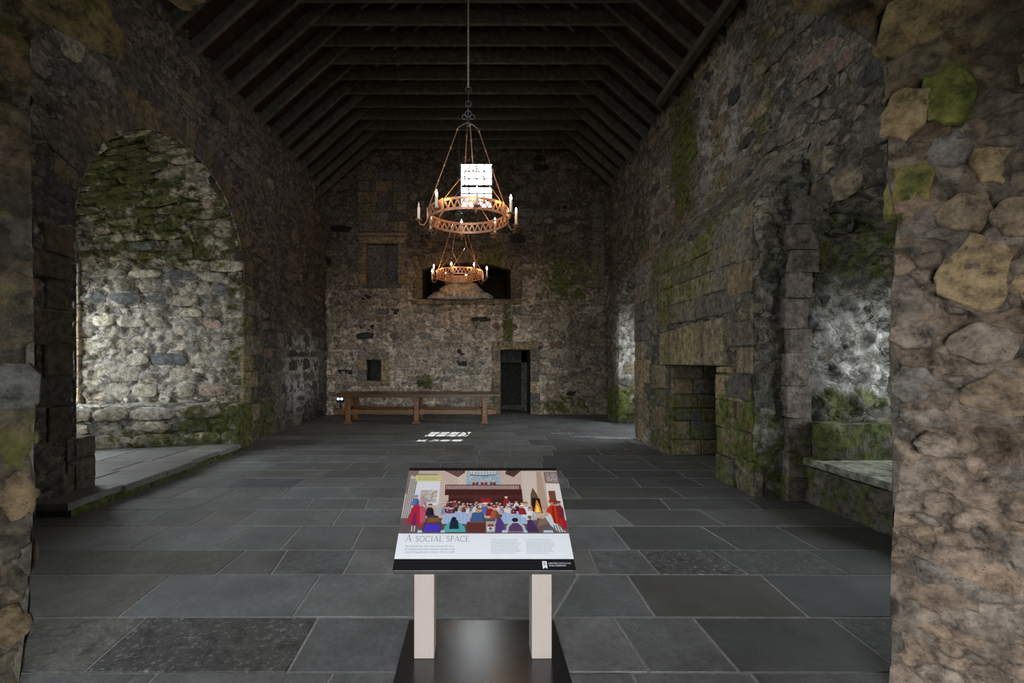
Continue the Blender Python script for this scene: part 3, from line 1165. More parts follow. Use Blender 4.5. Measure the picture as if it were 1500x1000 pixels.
# voussoirs round the alcove arch and quoins of its far jamb
nv = 27
for i in range(nv):
    a0, a1 = PI * i / nv + 0.004, PI * (i + 1) / nv - 0.004
    ro = AC_R + AR.uniform(0.36, 0.5)
    q = []
    for (a, r_) in ((a0, AC_R - .01), (a1, AC_R - .01), (a1, ro), (a0, ro)):
        q.append((AC_Y - r_ * math.cos(a), AC_Z + r_ * math.sin(a)))
    block(left, q, AR.uniform(0.004, 0.022), 0.25, tuple(c * 0.45 for c in sandstone(AR)), 'voussoir', rng=AR, moss=0.05)
for (yj, s, k) in ((8.6, 1, 0.85), (5.0, -1, 0.27)):
    z = 0.0 if s > 0 else 0.74
    i = 0
    while z < AC_Z - 0.1:
        h = AR.uniform(0.26, 0.4)
        z1 = min(z + h, AC_Z)
        w = (0.62 if i % 2 else 0.34) * AR.uniform(0.85, 1.15)
        a, b = (yj - .01, yj + w) if s > 0 else (yj - w, yj - .05)
        if s < 0 and 1.3 < z < 1.6:
            pass
        block(left, [(a, z + .008), (b, z + .008), (b, z1 - .008), (a, z1 - .008)], AR.uniform(.015, .04), 0.3, tuple(c * k for c in sandstone(AR)), rng=AR)
        z = z1
        i += 1


def lw_skip(u, v, w, h):
    if abs(u - AC_Y) < AC_R + 0.55 + w / 2 and v < AC_Z:
        return True
    return (u - AC_Y) ** 2 + (v - AC_Z) ** 2 < (AC_R + 0.6) ** 2


LR = random.Random(12)
scatter(left, 2.4, 13.4, 0.0, 6.35, (0.16, 0.34), (0.22, 0.6), PAL_LEFT, lw_skip, 0.55, (0.01, 0.04), rng=LR, limit=290)

# raised floor and benches of the alcove
steps = []
SR = random.Random(14)
ys = [4.55, 5.25, 5.95, 6.55, 7.25, 7.85]
for i in range(len(ys) - 1):
    xs = [-4.07 + SR.uniform(-.07, .07), -4.75 + SR.uniform(-.1, .1), -5.6 + SR.uniform(-.15, .15), -6.3, -7.0]
    for j in range(len(xs) - 1):
        if ys[i] < 5.0 and j > 0:
            continue
        if ys[i] >= 7.0 and j >= 2:
            pass
        q = [(xs[j + 1] + .006, ys[i] + .006), (xs[j] - .006, ys[i] + .006), (xs[j] - .006, ys[i + 1] - .006), (xs[j + 1] + .006, ys[i + 1] - .006)]
        flag(q, 0.15 + SR.uniform(-.004, .004), 0.075, pick(SR, [(3, (0.15, 0.148, 0.142)), (2, (0.12, 0.115, 0.108))]), 0.2, floor, 'step_slab', rng=SR, bev=0.012)
bm = bmesh.new()
rough_box(bm, (-5.58, 6.2, 0.02), (2.9, 3.22, 0.13), 0.02, 90)
o = obj('step_core', bm, M_STONE, floor)
o.color = (0.07, 0.065, 0.055, 0.85)


def bench_F(p0, p1, h, depth, lift=0.0):
    """front and top of a masonry bench as one bent sheet: v 0..h front, h..h+depth top"""
    p0, p1 = np.array(p0), np.array(p1)
    d = p1 - p0
    L = np.linalg.norm(d)
    d = d / L
    nrm = np.array([-d[1], d[0]])
    def F(U, V):
        f = np.minimum(V, h)
        b = np.maximum(V - h, 0)
        x = p0[0] + d[0] * U + nrm[0] * b
        y = p0[1] + d[1] * U + nrm[1] * b
        return np.stack([x, y, f + lift], -1)
    return F, L


def bench(name, p0, p1, h, depth, inside, tint, seed, parent, pal, rng, lift=0.12, amp=0.05):
    F, L = bench_F(p0, p1, h, depth, lift)
    tf = lambda P: np.tile(np.array(tint), (len(P), 1)) * (0.75 + 0.5 * fbm(P * 2, 3, seed))[:, None]
    s = Surface(name, F, frange(0, L, 0.04), frange(0, h + depth, 0.04, (h,)), inside, amp, seed, tintf=tf, parent=parent)
    z = 0.02
    while z < h - 0.1:
        hh = rng.uniform(0.18, 0.3)
        hh = min(hh, h - z)
        x = 0.02
        while x < L - 0.1:
            w = rng.uniform(0.3, 0.75)
            w = min(w, L - x)
            place_stone(s, x + w / 2, z + hh / 2, w, hh, rng.uniform(.02, .05), pick(rng, pal), rng=rng, rot=0.05)
            x += w + 0.02
        z += hh + 0.02
    return s


bench('stone_bench', (-6.75, 7.2), (-4.2, 7.92), 0.72, 0.75, (-5, 5, 4), (0.28, 0.265, 0.23), 51, left.o, PAL_ALCOVE, AR)
bm = bmesh.new()
rough_box(bm, (-4.45, 8.2, 0.42), (0.5, 0.55, 0.82), 0.04, 84)
o = obj('bench_end', bm, M_STONE, left.o)
o.color = (0.12, 0.11, 0.085, 0.9)
# low near bench of the alcove: only its end block shows
for k, (z0, z1) in enumerate(((0.0, 0.26), (0.26, 0.5), (0.5, 0.73))):
    bm = bmesh.new()
    rough_box(bm, (-5.2, 5.08 + 0.01 * (k % 2), (z0 + z1) / 2), (1.5, 0.36, z1 - z0 + 0.006), 0.016, 85 + k)
    o = obj('bench_block', bm, M_STONE, left.o)
    o.color = (0.075, 0.06, 0.05, 0.25)

# ================================================================== RIGHT WALL
#   plan points: lower (x, y), upper (x, y), z where the face starts to lean back, z where it reaches the upper line
RP = [
    ((3.92, 13.75), (3.92, 13.75), 3.0, 4.2), ((3.9, 12.35), (3.92, 12.35), 3.0, 4.2), ((3.57, 12.28), (3.92, 12.28), 3.2, 4.4), ((3.57, 11.52), (3.92, 11.52), 3.2, 4.4),
    ((3.62, 11.46), (3.92, 11.45), 3.0, 4.2), ((4.5, 11.34), (3.92, 11.3), 2.9, 3.9), ((4.5, 9.36), (3.92, 9.4), 2.9, 3.9), ((3.32, 9.26), (3.92, 9.25), 3.3, 4.3),
    ((3.24, 9.18), (3.92, 9.15), 3.4, 4.4), ((3.24, 5.24), (3.92, 5.4), 3.3, 4.4), ((3.28, 5.18), (3.92, 5.3), 3.2, 4.3), ((3.68, 5.26), (3.92, 5.22), 2.9, 3.9),
    ((3.74, 5.24), (3.92, 5.18), 2.7, 3.6), ((5.3, 5.05), (3.92, 5.1), 2.6, 3.5), ((5.3, 3.5), (3.92, 3.5), 2.6, 3.5), ((3.75, 3.35), (3.92, 3.35), 2.7, 3.6), ((3.92, 0.9), (3.92, 0.9), 2.8, 3.6),
]
RLOW = np.array([p[0] for p in RP])
RUPP = np.array([p[1] for p in RP])
RZ0 = np.array([p[2] for p in RP])
RZ1 = np.array([p[3] for p in RP])
RS = np.concatenate([[0], np.cumsum(np.maximum(np.linalg.norm(np.diff(RLOW, axis=0), axis=1), np.linalg.norm(np.diff(RUPP, axis=0), axis=1)))])


def right_F(U, V):
    i = np.clip(np.searchsorted(RS, U, side='right') - 1, 0, len(RS) - 2)
    f = (U - RS[i]) / (RS[i + 1] - RS[i])
    f1 = f[..., None]
    lo = RLOW[i] * (1 - f1) + RLOW[i + 1] * f1
    up = RUPP[i] * (1 - f1) + RUPP[i + 1] * f1
    z0 = RZ0[i] * (1 - f) + RZ0[i + 1] * f
    z1 = RZ1[i] * (1 - f) + RZ1[i + 1] * f
    k = np.clip((V - z0) / (z1 - z0), 0, 1)
    k = (k * k * (3 - 2 * k))[..., None]
    q = lo * (1 - k) + up * k
    return np.stack([q[..., 0], q[..., 1], V], -1)


def s_of_y(seg, y):
    """path length on plan segment seg at Y = y"""
    a, b = RLOW[seg][1], RLOW[seg + 1][1]
    return RS[seg] + (RS[seg + 1] - RS[seg]) * (y - a) / (b - a)


FP = (s_of_y(8, 7.66), s_of_y(8, 6.07), 1.53)        # fireplace opening
W3 = (s_of_y(5, 11.2), s_of_y(5, 9.5), 0.7, 2.8)   # far embrasure window
W4 = (s_of_y(13, 4.98), s_of_y(13, 3.58), 1.0, 2.58)   # near embrasure window


def rw_hole(u, v):
    h = (u > FP[0]) & (u < FP[1]) & (v < FP[2])
    for (a, b, c, d) in (W3, W4):
        h = h | ((u > a) & (u < b) & (v > c) & (v < d))
    return h


def rw_tint(P):
    n = (0.7 + 0.6 * fbm(P * 0.9, 3, 35))[:, None]
    return np.array([0.11, 0.1, 0.082]) * n


us = sorted(set(np.round(np.concatenate([frange(RS[0], RS[-1], 0.036), RS, FP[:2], W3[:2], W4[:2]]), 4)))
us = [u for i, u in enumerate(us) if i == 0 or u - us[i - 1] > 0.004]
right = Surface('wall_right', right_F, us, frange(-0.1, 7.1, 0.036, (FP[2], W3[2], W3[3], W4[2], W4[3])), (0, 6.5, 3.0), 0.06, 61, tintf=rw_tint, hole=rw_hole)
tag(right.o, kind='structure')


def right_normal(U, V, P=None):
    # the plan is walked from the gable towards the entrance: the room lies to the walker's right
    e = 1e-3
    du = right_F(U + e, V) - right_F(U - e, V)
    dv = right_F(U, V + e) - right_F(U, V - e)
    N = np.cross(dv, du)
    return -N / (np.linalg.norm(N, axis=-1, keepdims=True) + 1e-12)


# fireplace box
bm = bmesh.new()
x0, x1, ya, yb, zt = 3.27, 4.75, 6.07, 7.66, 1.53
box(bm, ((x0 + x1) / 2, yb + 0.1, 0.8), (x1 - x0, 0.2, 1.7))
box(bm, ((x0 + x1) / 2, ya - 0.1, 0.8), (x1 - x0, 0.2, 1.7))
box(bm, (x1 + 0.1, (ya + yb) / 2, 0.8), (0.2, yb - ya + 0.4, 1.7))
box(bm, ((x0 + x1) / 2, (ya + yb) / 2, zt + 0.2), (x1 - x0, yb - ya, 0.4))
o = obj('fireplace_lining', bm, M_STONE, right.o)
o.color = (0.085, 0.075, 0.06, 0.45)
RR = random.Random(17)
z = 0.0
while z < 1.5:
    h = min(RR.uniform(0.2, 0.32), 1.53 - z)
    x = 3.3
    while x < 4.7:
        w = min(RR.uniform(0.3, 0.55), 4.75 - x)
        bm = bmesh.new()
        box(bm, (x + w / 2, yb - 0.012, z + h / 2), (w - 0.014, 0.06 + RR.uniform(0, .03), h - 0.014), 0.014)
        o = obj('hearth_stone', bm, M_STONE, right.o)
        o.color = (*[c * 0.6 for c in sandstone(RR)], 0.55 if z < 0.8 else 0.1)
        x += w
    z += h
# lintel blocks above it
SGN = lambda y: s_of_y(8, y)
block(right, [(SGN(7.85), 1.54), (SGN(6.62), 1.54), (SGN(6.62), 2.14), (SGN(7.85), 2.06)], 0.06, 0.3, (0.17, 0.14, 0.075), 'lintel', rng=RR)
block(right, [(SGN(6.6), 1.54), (SGN(5.86), 1.54), (SGN(5.86), 2.16), (SGN(6.6), 2.14)], 0.05, 0.3, (0.155, 0.13, 0.08), 'lintel', rng=RR)
for (ye, s) in ((7.68, 1), (6.05, -1)):
    z = 0.0
    i = 0
    while z < 1.5:
        z1 = min(z + RR.uniform(0.3, 0.42), 1.53)
        w = (0.6 if i % 2 else 0.4)
        a, b = (ye, ye + w) if s > 0 else (ye - w, ye)
        block(right, [(SGN(b), z + .008), (SGN(a), z + .008), (SGN(a), z1 - .008), (SGN(b), z1 - .008)], RR.uniform(.02, .045), 0.2, sandstone(RR, 0.72), rng=RR)
        z = z1
        i += 1
# ashlar corner of the chimney breast at its far edge and over the lintel
z = 0.05
i = 0
while z < 3.6:
    h = RR.uniform(0.3, 0.45)
    w = (0.7 if i % 2 else 0.42)
    if z > 1.4 or True:
        y1_ = 9.16
        y0_ = max(y1_ - w, 8.35)
        block(right, [(SGN(y1_), z + .008), (SGN(y0_), z + .008), (SGN(y0_), z + h - .008), (SGN(y1_), z + h - .008)], RR.uniform(.02, .04), 0.12, sandstone(RR, 0.85), rng=RR)
    z += h
    i += 1
z = 2.2
while z < 3.3:
    h = RR.uniform(0.28, 0.36)
    y = 8.0
    while y > 5.5:
        w = RR.uniform(0.45, 0.8)
        yn = max(y - w, 5.3)
        block(right, [(SGN(y), z + .004), (SGN(yn + .006), z + .004), (SGN(yn + .006), z + h - .004), (SGN(y), z + h - .004)], RR.uniform(.012, .022), 0.1, tuple(0.6 * a_ + 0.4 * b_ for a_, b_ in zip(sandstone(RR, 0.7), (0.11, 0.1, 0.07))), 'ashlar', rng=RR)
        y = yn
    z += h
# near edge of the breast
z = 0.0
i = 0
while z < 3.2:
    h = RR.uniform(0.28, 0.42)
    w = (0.55 if i % 2 else 0.32)
    block(right, [(SGN(5.27 + w), z + .008), (SGN(5.27), z + .008), (SGN(5.27), z + h - .008), (SGN(5.27 + w), z + h - .008)], RR.uniform(.015, .04), 0.12, sandstone(RR, 0.65), rng=RR)
    z += h
    i += 1

rw_rects = [(SGN(8.4), SGN(5.2), -1, 2.2), (SGN(8.1), SGN(5.2), 2.1, 3.4), (SGN(9.3), SGN(8.3), -1, 3.7), (SGN(6.0), SGN(5.2), -1, 3.4)]
corners = [RS[i] for i in (1, 2, 3, 4, 5, 6, 7, 8, 9, 10, 11, 12, 13, 14, 15)]


def rw_skip(u, v, w, h):
    for (a, b, c, d) in rw_rects:
        if u + w / 2 > a and u - w / 2 < b and v + h / 2 > c and v - h / 2 < d:
            return True
    for (a, b, c, d) in (W3, W4):
        if u + w / 2 > a - .1 and u - w / 2 < b + .1 and v + h / 2 > c - .1 and v - h / 2 < d + .1:
            return True
    if RS[12] < u < RS[15] and v < 2.9:
        return True
    if v < 4.5:
        for c in corners:
            if abs(u - c) < w * 0.5:
                return True
    return False


scatter(right, RS[0], RS[-1] - 0.5, 0.0, 6.7, (0.16, 0.34), (0.22, 0.6), PAL_RIGHT, rw_skip, 0.6, (0.008, 0.035), rng=RR, limit=300)

# tall dressed jamb between the breast and the near embrasure
z = 0.0
while z < 3.25:
    h = RR.uniform(0.26, 0.4)
    bm = bmesh.new()
    rough_box(bm, (3.66 + RR.uniform(-.02, .02) + max(0, z - 2.0) * 0.12, 5.22 + RR.uniform(-.02, .02), z + h / 2), (0.28 + RR.uniform(-.05, .05), 0.2, h - 0.004), 0.022, int(z * 100))
    o = obj('quoin', bm, M_STONE, right.o)
    o.color = (*shade_((0.14, 0.112, 0.098), RR.uniform(.75, 1.15)), 0.45 if z < 0.6 else 0.1)
    z += h

# bench, slab and riser in the near embrasure
bm = bmesh.new()
rough_box(bm, (4.5, 4.3, 0.2), (1.5, 1.75, 0.42), 0.04, 81)
o = obj('bench_base', bm, M_STONE, right.o)
o.color = (0.09, 0.08, 0.065, 0.5)
bm = bmesh.new()
rough_box(bm, (4.5, 4.55, 0.47), (1.6, 1.1, 0.08), 0.012, 82)
o = obj('bench_slab', bm, M_STONE, right.o)
o.color = (0.2, 0.2, 0.16, 0.35)
bm = bmesh.new()
rough_box(bm, (4.55, 5.02, 0.7), (1.5, 0.22, 0.42), 0.04, 83)
o = obj('bench_riser', bm, M_STONE, right.o)
o.color = (0.09, 0.085, 0.07, 0.7)


def side_window(name, W, y0, y1):
    w = empty(name, (4.5 if y0 > 8 else 5.3, (y0 + y1) / 2, W[2]))
    tag(w, kind='structure')
    hy = (y1 - y0) / 2
    H = W[3] - W[2]
    bm = bmesh.new()
    for s in (-1, 1):
        box(bm, (0.14, s * (hy + 0.08), H / 2), (0.36, 0.16, H + 0.3))
    box(bm, (0.14, 0, H + 0.08), (0.36, 2 * hy, 0.16))
    box(bm, (0.14, 0, -0.08), (0.36, 2 * hy, 0.16))
    o = obj('window_surround', bm, M_STONE, w)
    o.color = (0.2, 0.18, 0.14, 0)
    for i in range(1, 3):
        bm = bmesh.new()
        box(bm, (0.24, -hy + 2 * hy * i / 3, H / 2), (0.025, 0.025, H))
        obj('glazing_bar', bm, M_IRON, w)
    for i in range(3):
        bm = bmesh.new()
        box(bm, (0.24, -hy + 2 * hy * (i + .5) / 3, H / 2), (0.004, 2 * hy / 3 - .025, H))
        obj('pane', bm, M_GLASS, w)


side_window('window_3', W3, 9.5, 11.2)
side_window('window_4', W4, 3.58, 4.98)

# ================================================================== ENTRANCE ARCH (wall_front) around the viewer
YF = 2.2


def on_plane(px, py):
    return ((px - 698) / 660 * YF, YF, 1.6 + (528 - py) / 660 * YF)


prof_px = [(1303, 1070), (1306, 960), (1305, 860), (1309, 700), (1304, 560), (1305, 430), (1315, 320), (1298, 260), (1301, 180), (1298, 80), (1254, 48), (1174, 0), (1060, -62), (900, -130), (700, -165),
           (500, -150), (330, -100), (225, -50), (141, 2), (99, 26), (47, 58), (44, 150), (48, 400), (51, 560), (47, 800), (40, 900), (26, 1010), (22, 1070)]
pa = np.array([on_plane(*p) for p in prof_px])
ka = np.clip((pa[:, 0] + 2.2) / 4.22, -0.02, 1.02)[:, None]
pb = np.concatenate([np.array([-2.62, 1.92]) * (1 - ka) + np.array([2.78, 1.48]) * ka, pa[:, 2:3] + 0.03], 1)
pc = np.concatenate([np.array([-1.75, -3.0]) * (1 - ka) + np.array([1.75, -3.0]) * ka, pa[:, 2:3] * 0.7], 1)
for arr in (pa, pb, pc):
    arr[[0, -1], 2] = -0.15
seg = np.concatenate([[0], np.cumsum(np.linalg.norm(np.diff(pa, axis=0), axis=1))])


def interp(arr, U):
    return np.stack([np.interp(U, seg, arr[:, i]) for i in range(3)], -1)


def front_F(U, V):
    a, b, c = interp(pa, U), interp(pb, U), interp(pc, U)
    wob = 0.05 * (fbm(np.stack([U * 5.0, U * 0 + 3.3, U * 0], -1), 4, 91) - 0.5)
    a = a + np.stack([wob * np.sign(a[..., 0]), wob * 0, wob * 0], -1)
    t1 = np.clip(V, 0, 1)[..., None]
    t2 = np.clip(V - 1, 0, 1)[..., None]
    return np.where(V[..., None] <= 1, a * (1 - t1) + b * t1, b * (1 - t2) + c * t2)


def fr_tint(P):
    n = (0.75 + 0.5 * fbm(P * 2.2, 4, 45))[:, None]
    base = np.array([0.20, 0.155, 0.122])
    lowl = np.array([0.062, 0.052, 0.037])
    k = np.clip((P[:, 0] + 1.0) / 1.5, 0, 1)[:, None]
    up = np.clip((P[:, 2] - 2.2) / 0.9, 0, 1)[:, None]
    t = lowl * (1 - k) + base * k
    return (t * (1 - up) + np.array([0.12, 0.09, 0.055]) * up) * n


vs = list(np.linspace(0, 1, 64)) + list(np.linspace(1.03, 2, 30))
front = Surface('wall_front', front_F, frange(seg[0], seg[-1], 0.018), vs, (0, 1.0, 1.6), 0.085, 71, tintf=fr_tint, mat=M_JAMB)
tag(front.o, kind='structure')
# inner face of the entrance wall, towards the hall, with an added, unseen window over the arch
bm = bmesh.new()
inner, outer = [], []
for p in pa:
    x, y, z = p
    if z > 2.85 and -2.15 < x < 2.1:
        ox, oz = x * 2.2, 4.6
    else:
        ox, oz = (4.4 if x > 0 else -4.9), z * (1.0 if z < 2.5 else 1.3)
    inner.append(bm.verts.new((x, y, z)))
    outer.append(bm.verts.new((ox, y, oz)))
for i in range(len(inner) - 1):
    bm.faces.new((inner[i], inner[i + 1], outer[i + 1], outer[i]))
box(bm, (-3.125, 1.93, 5.55), (3.55, 0.5, 1.9))
box(bm, (3.075, 1.93, 5.55), (3.55, 0.5, 1.9))
box(bm, (-0.2, 1.93, 8.95), (9.6, 0.5, 4.9))
box(bm, (-0.2, 1.93, 4.45), (9.6, 0.5, 0.3))
box(bm, (-4.2, 1.93, 3.8), (1.6, 0.5, 1.4))
box(bm, (4.0, 1.93, 3.8), (1.6, 0.5, 1.4))
o = obj('inner_face', bm, M_STONE, front.o)
o.color = (0.09, 0.08, 0.065, 0.1)


def plain_window(name, c, w, h, axis, nx, nz):
    """glazing bars and panes; axis 'x' runs along x, 'y' along y"""
    wi = empty(name, c)
    tag(wi, kind='structure')
    sw = lambda a, t_: (a, t_) if axis == 'x' else (t_, a)
    for i in range(1, nx):
        bm = bmesh.new()
        box(bm, (*sw(-w / 2 + w * i / nx, 0), 0), (0.03, 0.03, h))
        obj('glazing_bar', bm, M_IRON, wi)
    for j in range(1, nz):
        bm = bmesh.new()
        box(bm, (0, 0, -h / 2 + h * j / nz), (*sw(w, 0.03), 0.03))
        obj('glazing_bar', bm, M_IRON, wi)
    for i in range(nx):
        for j in range(nz):
            bm = bmesh.new()
            box(bm, (*sw(-w / 2 + w * (i + .5) / nx, 0), -h / 2 + h * (j + .5) / nz), (*sw(w / nx - .03, 0.004), h / nz - .03))
            obj('pane', bm, M_GLASS, wi)


plain_window('added_window_5', (-0.025, 1.83, 5.55), 2.65, 1.9, 'x', 4, 3)  # added window, out of view, to light the hall
plain_window('added_window_6', (-4.9, 3.5, 3.65), 1.4, 3.1, 'y', 3, 4)  # added too: unseen window in the near left wall for more light
bm = bmesh.new()
for s_ in (-1, 1):
    box(bm, (-4.75, 3.5 + s_ * 0.78, 3.65), (0.56, 0.16, 3.4))
    box(bm, (-4.75, 3.5, 3.65 + s_ * 1.63), (0.56, 1.4, 0.16))
o = obj('window_surround', bm, M_STONE, left.o)  # surround of the added near-left window
o.color = (0.2, 0.18, 0.14, 0)

# big stones set in the entrance jambs
JR = random.Random(23)
shade = lambda c, k_: tuple(x * k_ for x in c)


def rock(name, rng, nc=7, n=30, rings=6):
    """angular face stone with a rough, noisy front"""
    ang = sorted(2 * PI * (i + rng.uniform(-0.33, 0.33)) / nc for i in range(nc))
    cs = [(math.cos(a) * rng.uniform(0.85, 1.1), math.sin(a) * rng.uniform(0.85, 1.1)) for a in ang]
    out = []
    for i in range(n):
        f = i / n * nc
        j = int(f)
        f -= j
        a, b = cs[j], cs[(j + 1) % nc]
        out.append(np.array([a[0] * (1 - f) + b[0] * f, a[1] * (1 - f) + b[1] * f]) * 0.5)
    sd = rng.randint(0, 9999)
    bm = bmesh.new()
    rr = []
    for k_, (sc, z) in enumerate([(1.02, -1.4), (1.0, -0.1), (0.93, 0.45), (0.78, 0.7), (0.55, 0.85), (0.28, 0.9)]):
        pts = []
        for q in out:
            p3 = np.array([[q[0] * sc * 4, q[1] * sc * 4, sd]])
            d = float(fbm(p3, 4, 3)[0]) - 0.5
            w = 1 + 0.25 * (float(vnoise(np.array([[q[0] * 7, q[1] * 7, sd + 5.0]]), 2)[0]) - 0.5)
            pts.append(bm.verts.new((q[0] * sc * w, q[1] * sc * w, z + (d * 1.5 if k_ > 0 else 0))))
        rr.append(pts)
    for a, b in zip(rr, rr[1:]):
        for i in range(n):
            bm.faces.new((a[i], a[(i + 1) % n], b[(i + 1) % n], b[i]))
    bm.faces.new(rr[-1])
    me = bpy.data.meshes.new(name)
    bm.to_mesh(me)
    bm.free()
    me.materials.append(M_STONE)
    me.polygons.foreach_set('use_smooth', [True] * len(me.polygons))
    return me


ROCKS = [rock('stone', JR) for _ in range(12)]


def u_at(side, z):
    """profile length at height z on the right (0) or left (1) jamb"""
    us_ = np.linspace(seg[0], seg[-1], 900)
    P = interp(pa, us_)
    ok = P[:, 0] > 1.9 if side == 0 else P[:, 0] < -2.0
    d = np.where(ok, np.abs(P[:, 2] - z), 1e9)
    return us_[int(np.argmin(d))]


OCH, BRN, PNK, GRY = (0.25, 0.18, 0.10), (0.19, 0.14, 0.095), (0.25, 0.195, 0.155), (0.16, 0.14, 0.125)
#   z, depth along the jamb, height, width, colour, moss
for (z, v, h, w, c, ms) in ((2.42, 0.06, 0.42, 0.20, (0.17, 0.14, 0.05), 0.4), (2.78, 0.07, 0.3, 0.2, OCH, 0.3), (2.80, 0.2, 0.34, 0.19, (0.14, 0.13, 0.035), 0.7), (2.27, 0.22, 0.2, 0.2, BRN, 0.05),
                            (1.98, 0.26, 0.38, 0.26, OCH, 0), (2.2, 0.38, 0.22, 0.2, BRN, 0), (1.72, 0.08, 0.16, 0.18, PNK, 0), (1.66, 0.30, 0.2, 0.26, PNK, 0), (1.48, 0.07, 0.2, 0.17, GRY, 0),
                            (1.44, 0.34, 0.22, 0.26, BRN, 0), (1.2, 0.16, 0.12, 0.18, PNK, 0), (0.78, 0.12, 0.16, 0.12, BRN, 0), (2.5, 0.36, 0.34, 0.22, OCH, 0.1), (1.92, 0.46, 0.26, 0.22, OCH, 0), (2.85, 0.42, 0.4, 0.26, BRN, 0.15), (2.55, 0.2, 0.18, 0.16, GRY, 0)):
    place_stone(front, u_at(0, z), v, h, w, JR.uniform(.014, .028), shade(c, JR.uniform(.8, 1.05)), ms, protos=ROCKS, rng=JR, rot=0.25, name='stone')
for (z, v, h, w, c, ms) in ((2.6, 0.2, 0.3, 0.3, BRN, 0.1), (2.25, 0.2, 0.24, 0.26, GRY, 0.2), (1.95, 0.22, 0.2, 0.3, BRN, 0.3), (1.47, 0.2, 0.22, 0.5, (0.15, 0.145, 0.135), 0.0), (1.22, 0.2, 0.14, 0.36, BRN, 0.75), (0.95, 0.2, 0.24, 0.3, OCH, 0.1),
                            (0.62, 0.2, 0.26, 0.28, BRN, 0), (0.32, 0.2, 0.22, 0.3, OCH, 0)):
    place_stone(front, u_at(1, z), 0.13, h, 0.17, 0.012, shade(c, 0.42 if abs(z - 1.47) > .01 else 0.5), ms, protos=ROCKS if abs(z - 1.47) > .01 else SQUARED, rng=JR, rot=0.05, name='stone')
# arch stones over the entrance
top0, top1 = u_at(0, 3.0), u_at(1, 2.95)
u = top0 + 0.12
while u < top1 - 0.12:
    w = JR.uniform(0.3, 0.5)
    if abs(u + w / 2 - top1) > 0.3:
        place_stone(front, u + w / 2, 0.36, w - .03, 0.7, 0.02, shade((0.2, 0.15, 0.075), JR.uniform(.6, .85)), None, protos=ROCKS, rng=JR, rot=0.03, name='voussoir')
    u += w

# ================================================================== ROOF
roof = empty('ceiling', (0, 0, 0))
tag(roof, kind='structure')
TR = random.Random(29)
def timber_col(k=1.0):
    q = TR.uniform(0.75, 1.2) * k
    return (0.056 * q, 0.050 * q, 0.042 * q, 1)


cosp = 1 / math.sqrt(1 + PITCH ** 2)
slopeL = Vector((1, 0, PITCH)).normalized()
slopeR = Vector((-1, 0, PITCH)).normalized()
COLLAR_Z = 7.75
for k in range(-7, 11):
    y = 8.18 + 0.535 * k + TR.uniform(-.015, .015)
    if y > 13.3:
        continue
    for (x0, z0, s) in ((XL - 0.25, EAVE_L - 0.225, slopeL), (XR + 0.25, EAVE_R - 0.225, slopeR)):
        a = Vector((x0, y, z0))
        L = (RIDGE_X - x0) / s.x
        b = a + s * L
        bm = bmesh.new()
        ang = math.atan2(s.z, s.x)
        box(bm, (a + b) / 2 + Vector((0, 0, 0.1)), (L, 0.085, 0.19), 0.008, Matrix.Rotation(-ang, 3, 'Y'))
        o = obj('rafter', bm, M_TIMBER, roof)
        o.color = timber_col()
    xl = XL + (COLLAR_Z - EAVE_L) / PITCH - 0.2
    xr = XR - (COLLAR_Z - EAVE_R) / PITCH + 0.2
    bm = bmesh.new()
    box(bm, ((xl + xr) / 2, y + 0.08, COLLAR_Z + 0.133), (xr - xl, 0.07, 0.266), 0.008)
    o = obj('collar_beam', bm, M_TIMBER, roof)
    o.color = timber_col()
# sarking boards run along the roof over the rafters
for (x0, z0, s, nm) in ((XL - 0.5, EAVE_L - 0.45, slopeL, 0), (XR + 0.5, EAVE_R - 0.45, slopeR, 1)):
    L = (RIDGE_X - x0) / s.x + 0.05
    nb = 30
    nrm = Vector((-s.z, 0, s.x)) if s.x > 0 else Vector((s.z, 0, -s.x))
    ang = math.atan2(s.z, s.x)
    for i in range(nb):
        c = Vector((x0, 0, z0)) + s * (L * (i + .5) / nb)
        c.z += 0.235 + 0.02
        bm = bmesh.new()
        box(bm, (c.x, 7.3, c.z), (L / nb - 0.006, 13.4, 0.022), 0.0, Matrix.Rotation(-ang, 3, 'Y'))
        o = obj('sarking_board', bm, M_TIMBER, roof)
        q = TR.uniform(0.7, 1.2)
        o.color = (0.024 * q, 0.015 * q, 0.011 * q, 1)
    c = Vector((x0, 0, z0)) + s * (L / 2)
    bm = bmesh.new()
    box(bm, (c.x, 7.3, c.z + 0.33), (L + 0.3, 13.6, 0.05), 0.0, Matrix.Rotation(-ang, 3, 'Y'))
    obj('slate_cover', bm, M_SLATE, roof)
bm = bmesh.new()
box(bm, (3.63, 7.6, 6.72), (0.14, 2.7, 0.14), 0.01)
o = obj('wall_plate', bm, M_TIMBER, roof)
o.color = timber_col(1.2)

# ================================================================== CHANDELIERS
M_COPPER = plain('rusty_wrought_iron', (0.36, 0.20, 0.13), 0.45, 0.45, nscale=40, var=0.35, bump=0.3)
M_DARKIRON = plain('dark_iron', (0.10, 0.10, 0.105), 0.5, 0.8, nscale=40)
M_WAX = plain('candle_sleeve', (0.72, 0.70, 0.64), 0.5, nscale=30, var=0.08, bump=0.05)
k = NT('lit_bulb')
k.b.inputs['Base Color'].default_value = rgb(1, 0.8, 0.5)
k.b.inputs['Emission Color'].default_value = rgb(1.0, 0.50, 0.18)
k.b.inputs['Emission Strength'].default_value = 300.0
M_BULB = k.m
M_DEADBULB = plain('unlit_bulb', (0.55, 0.58, 0.62), 0.2, nscale=30, var=0.05, bump=0)


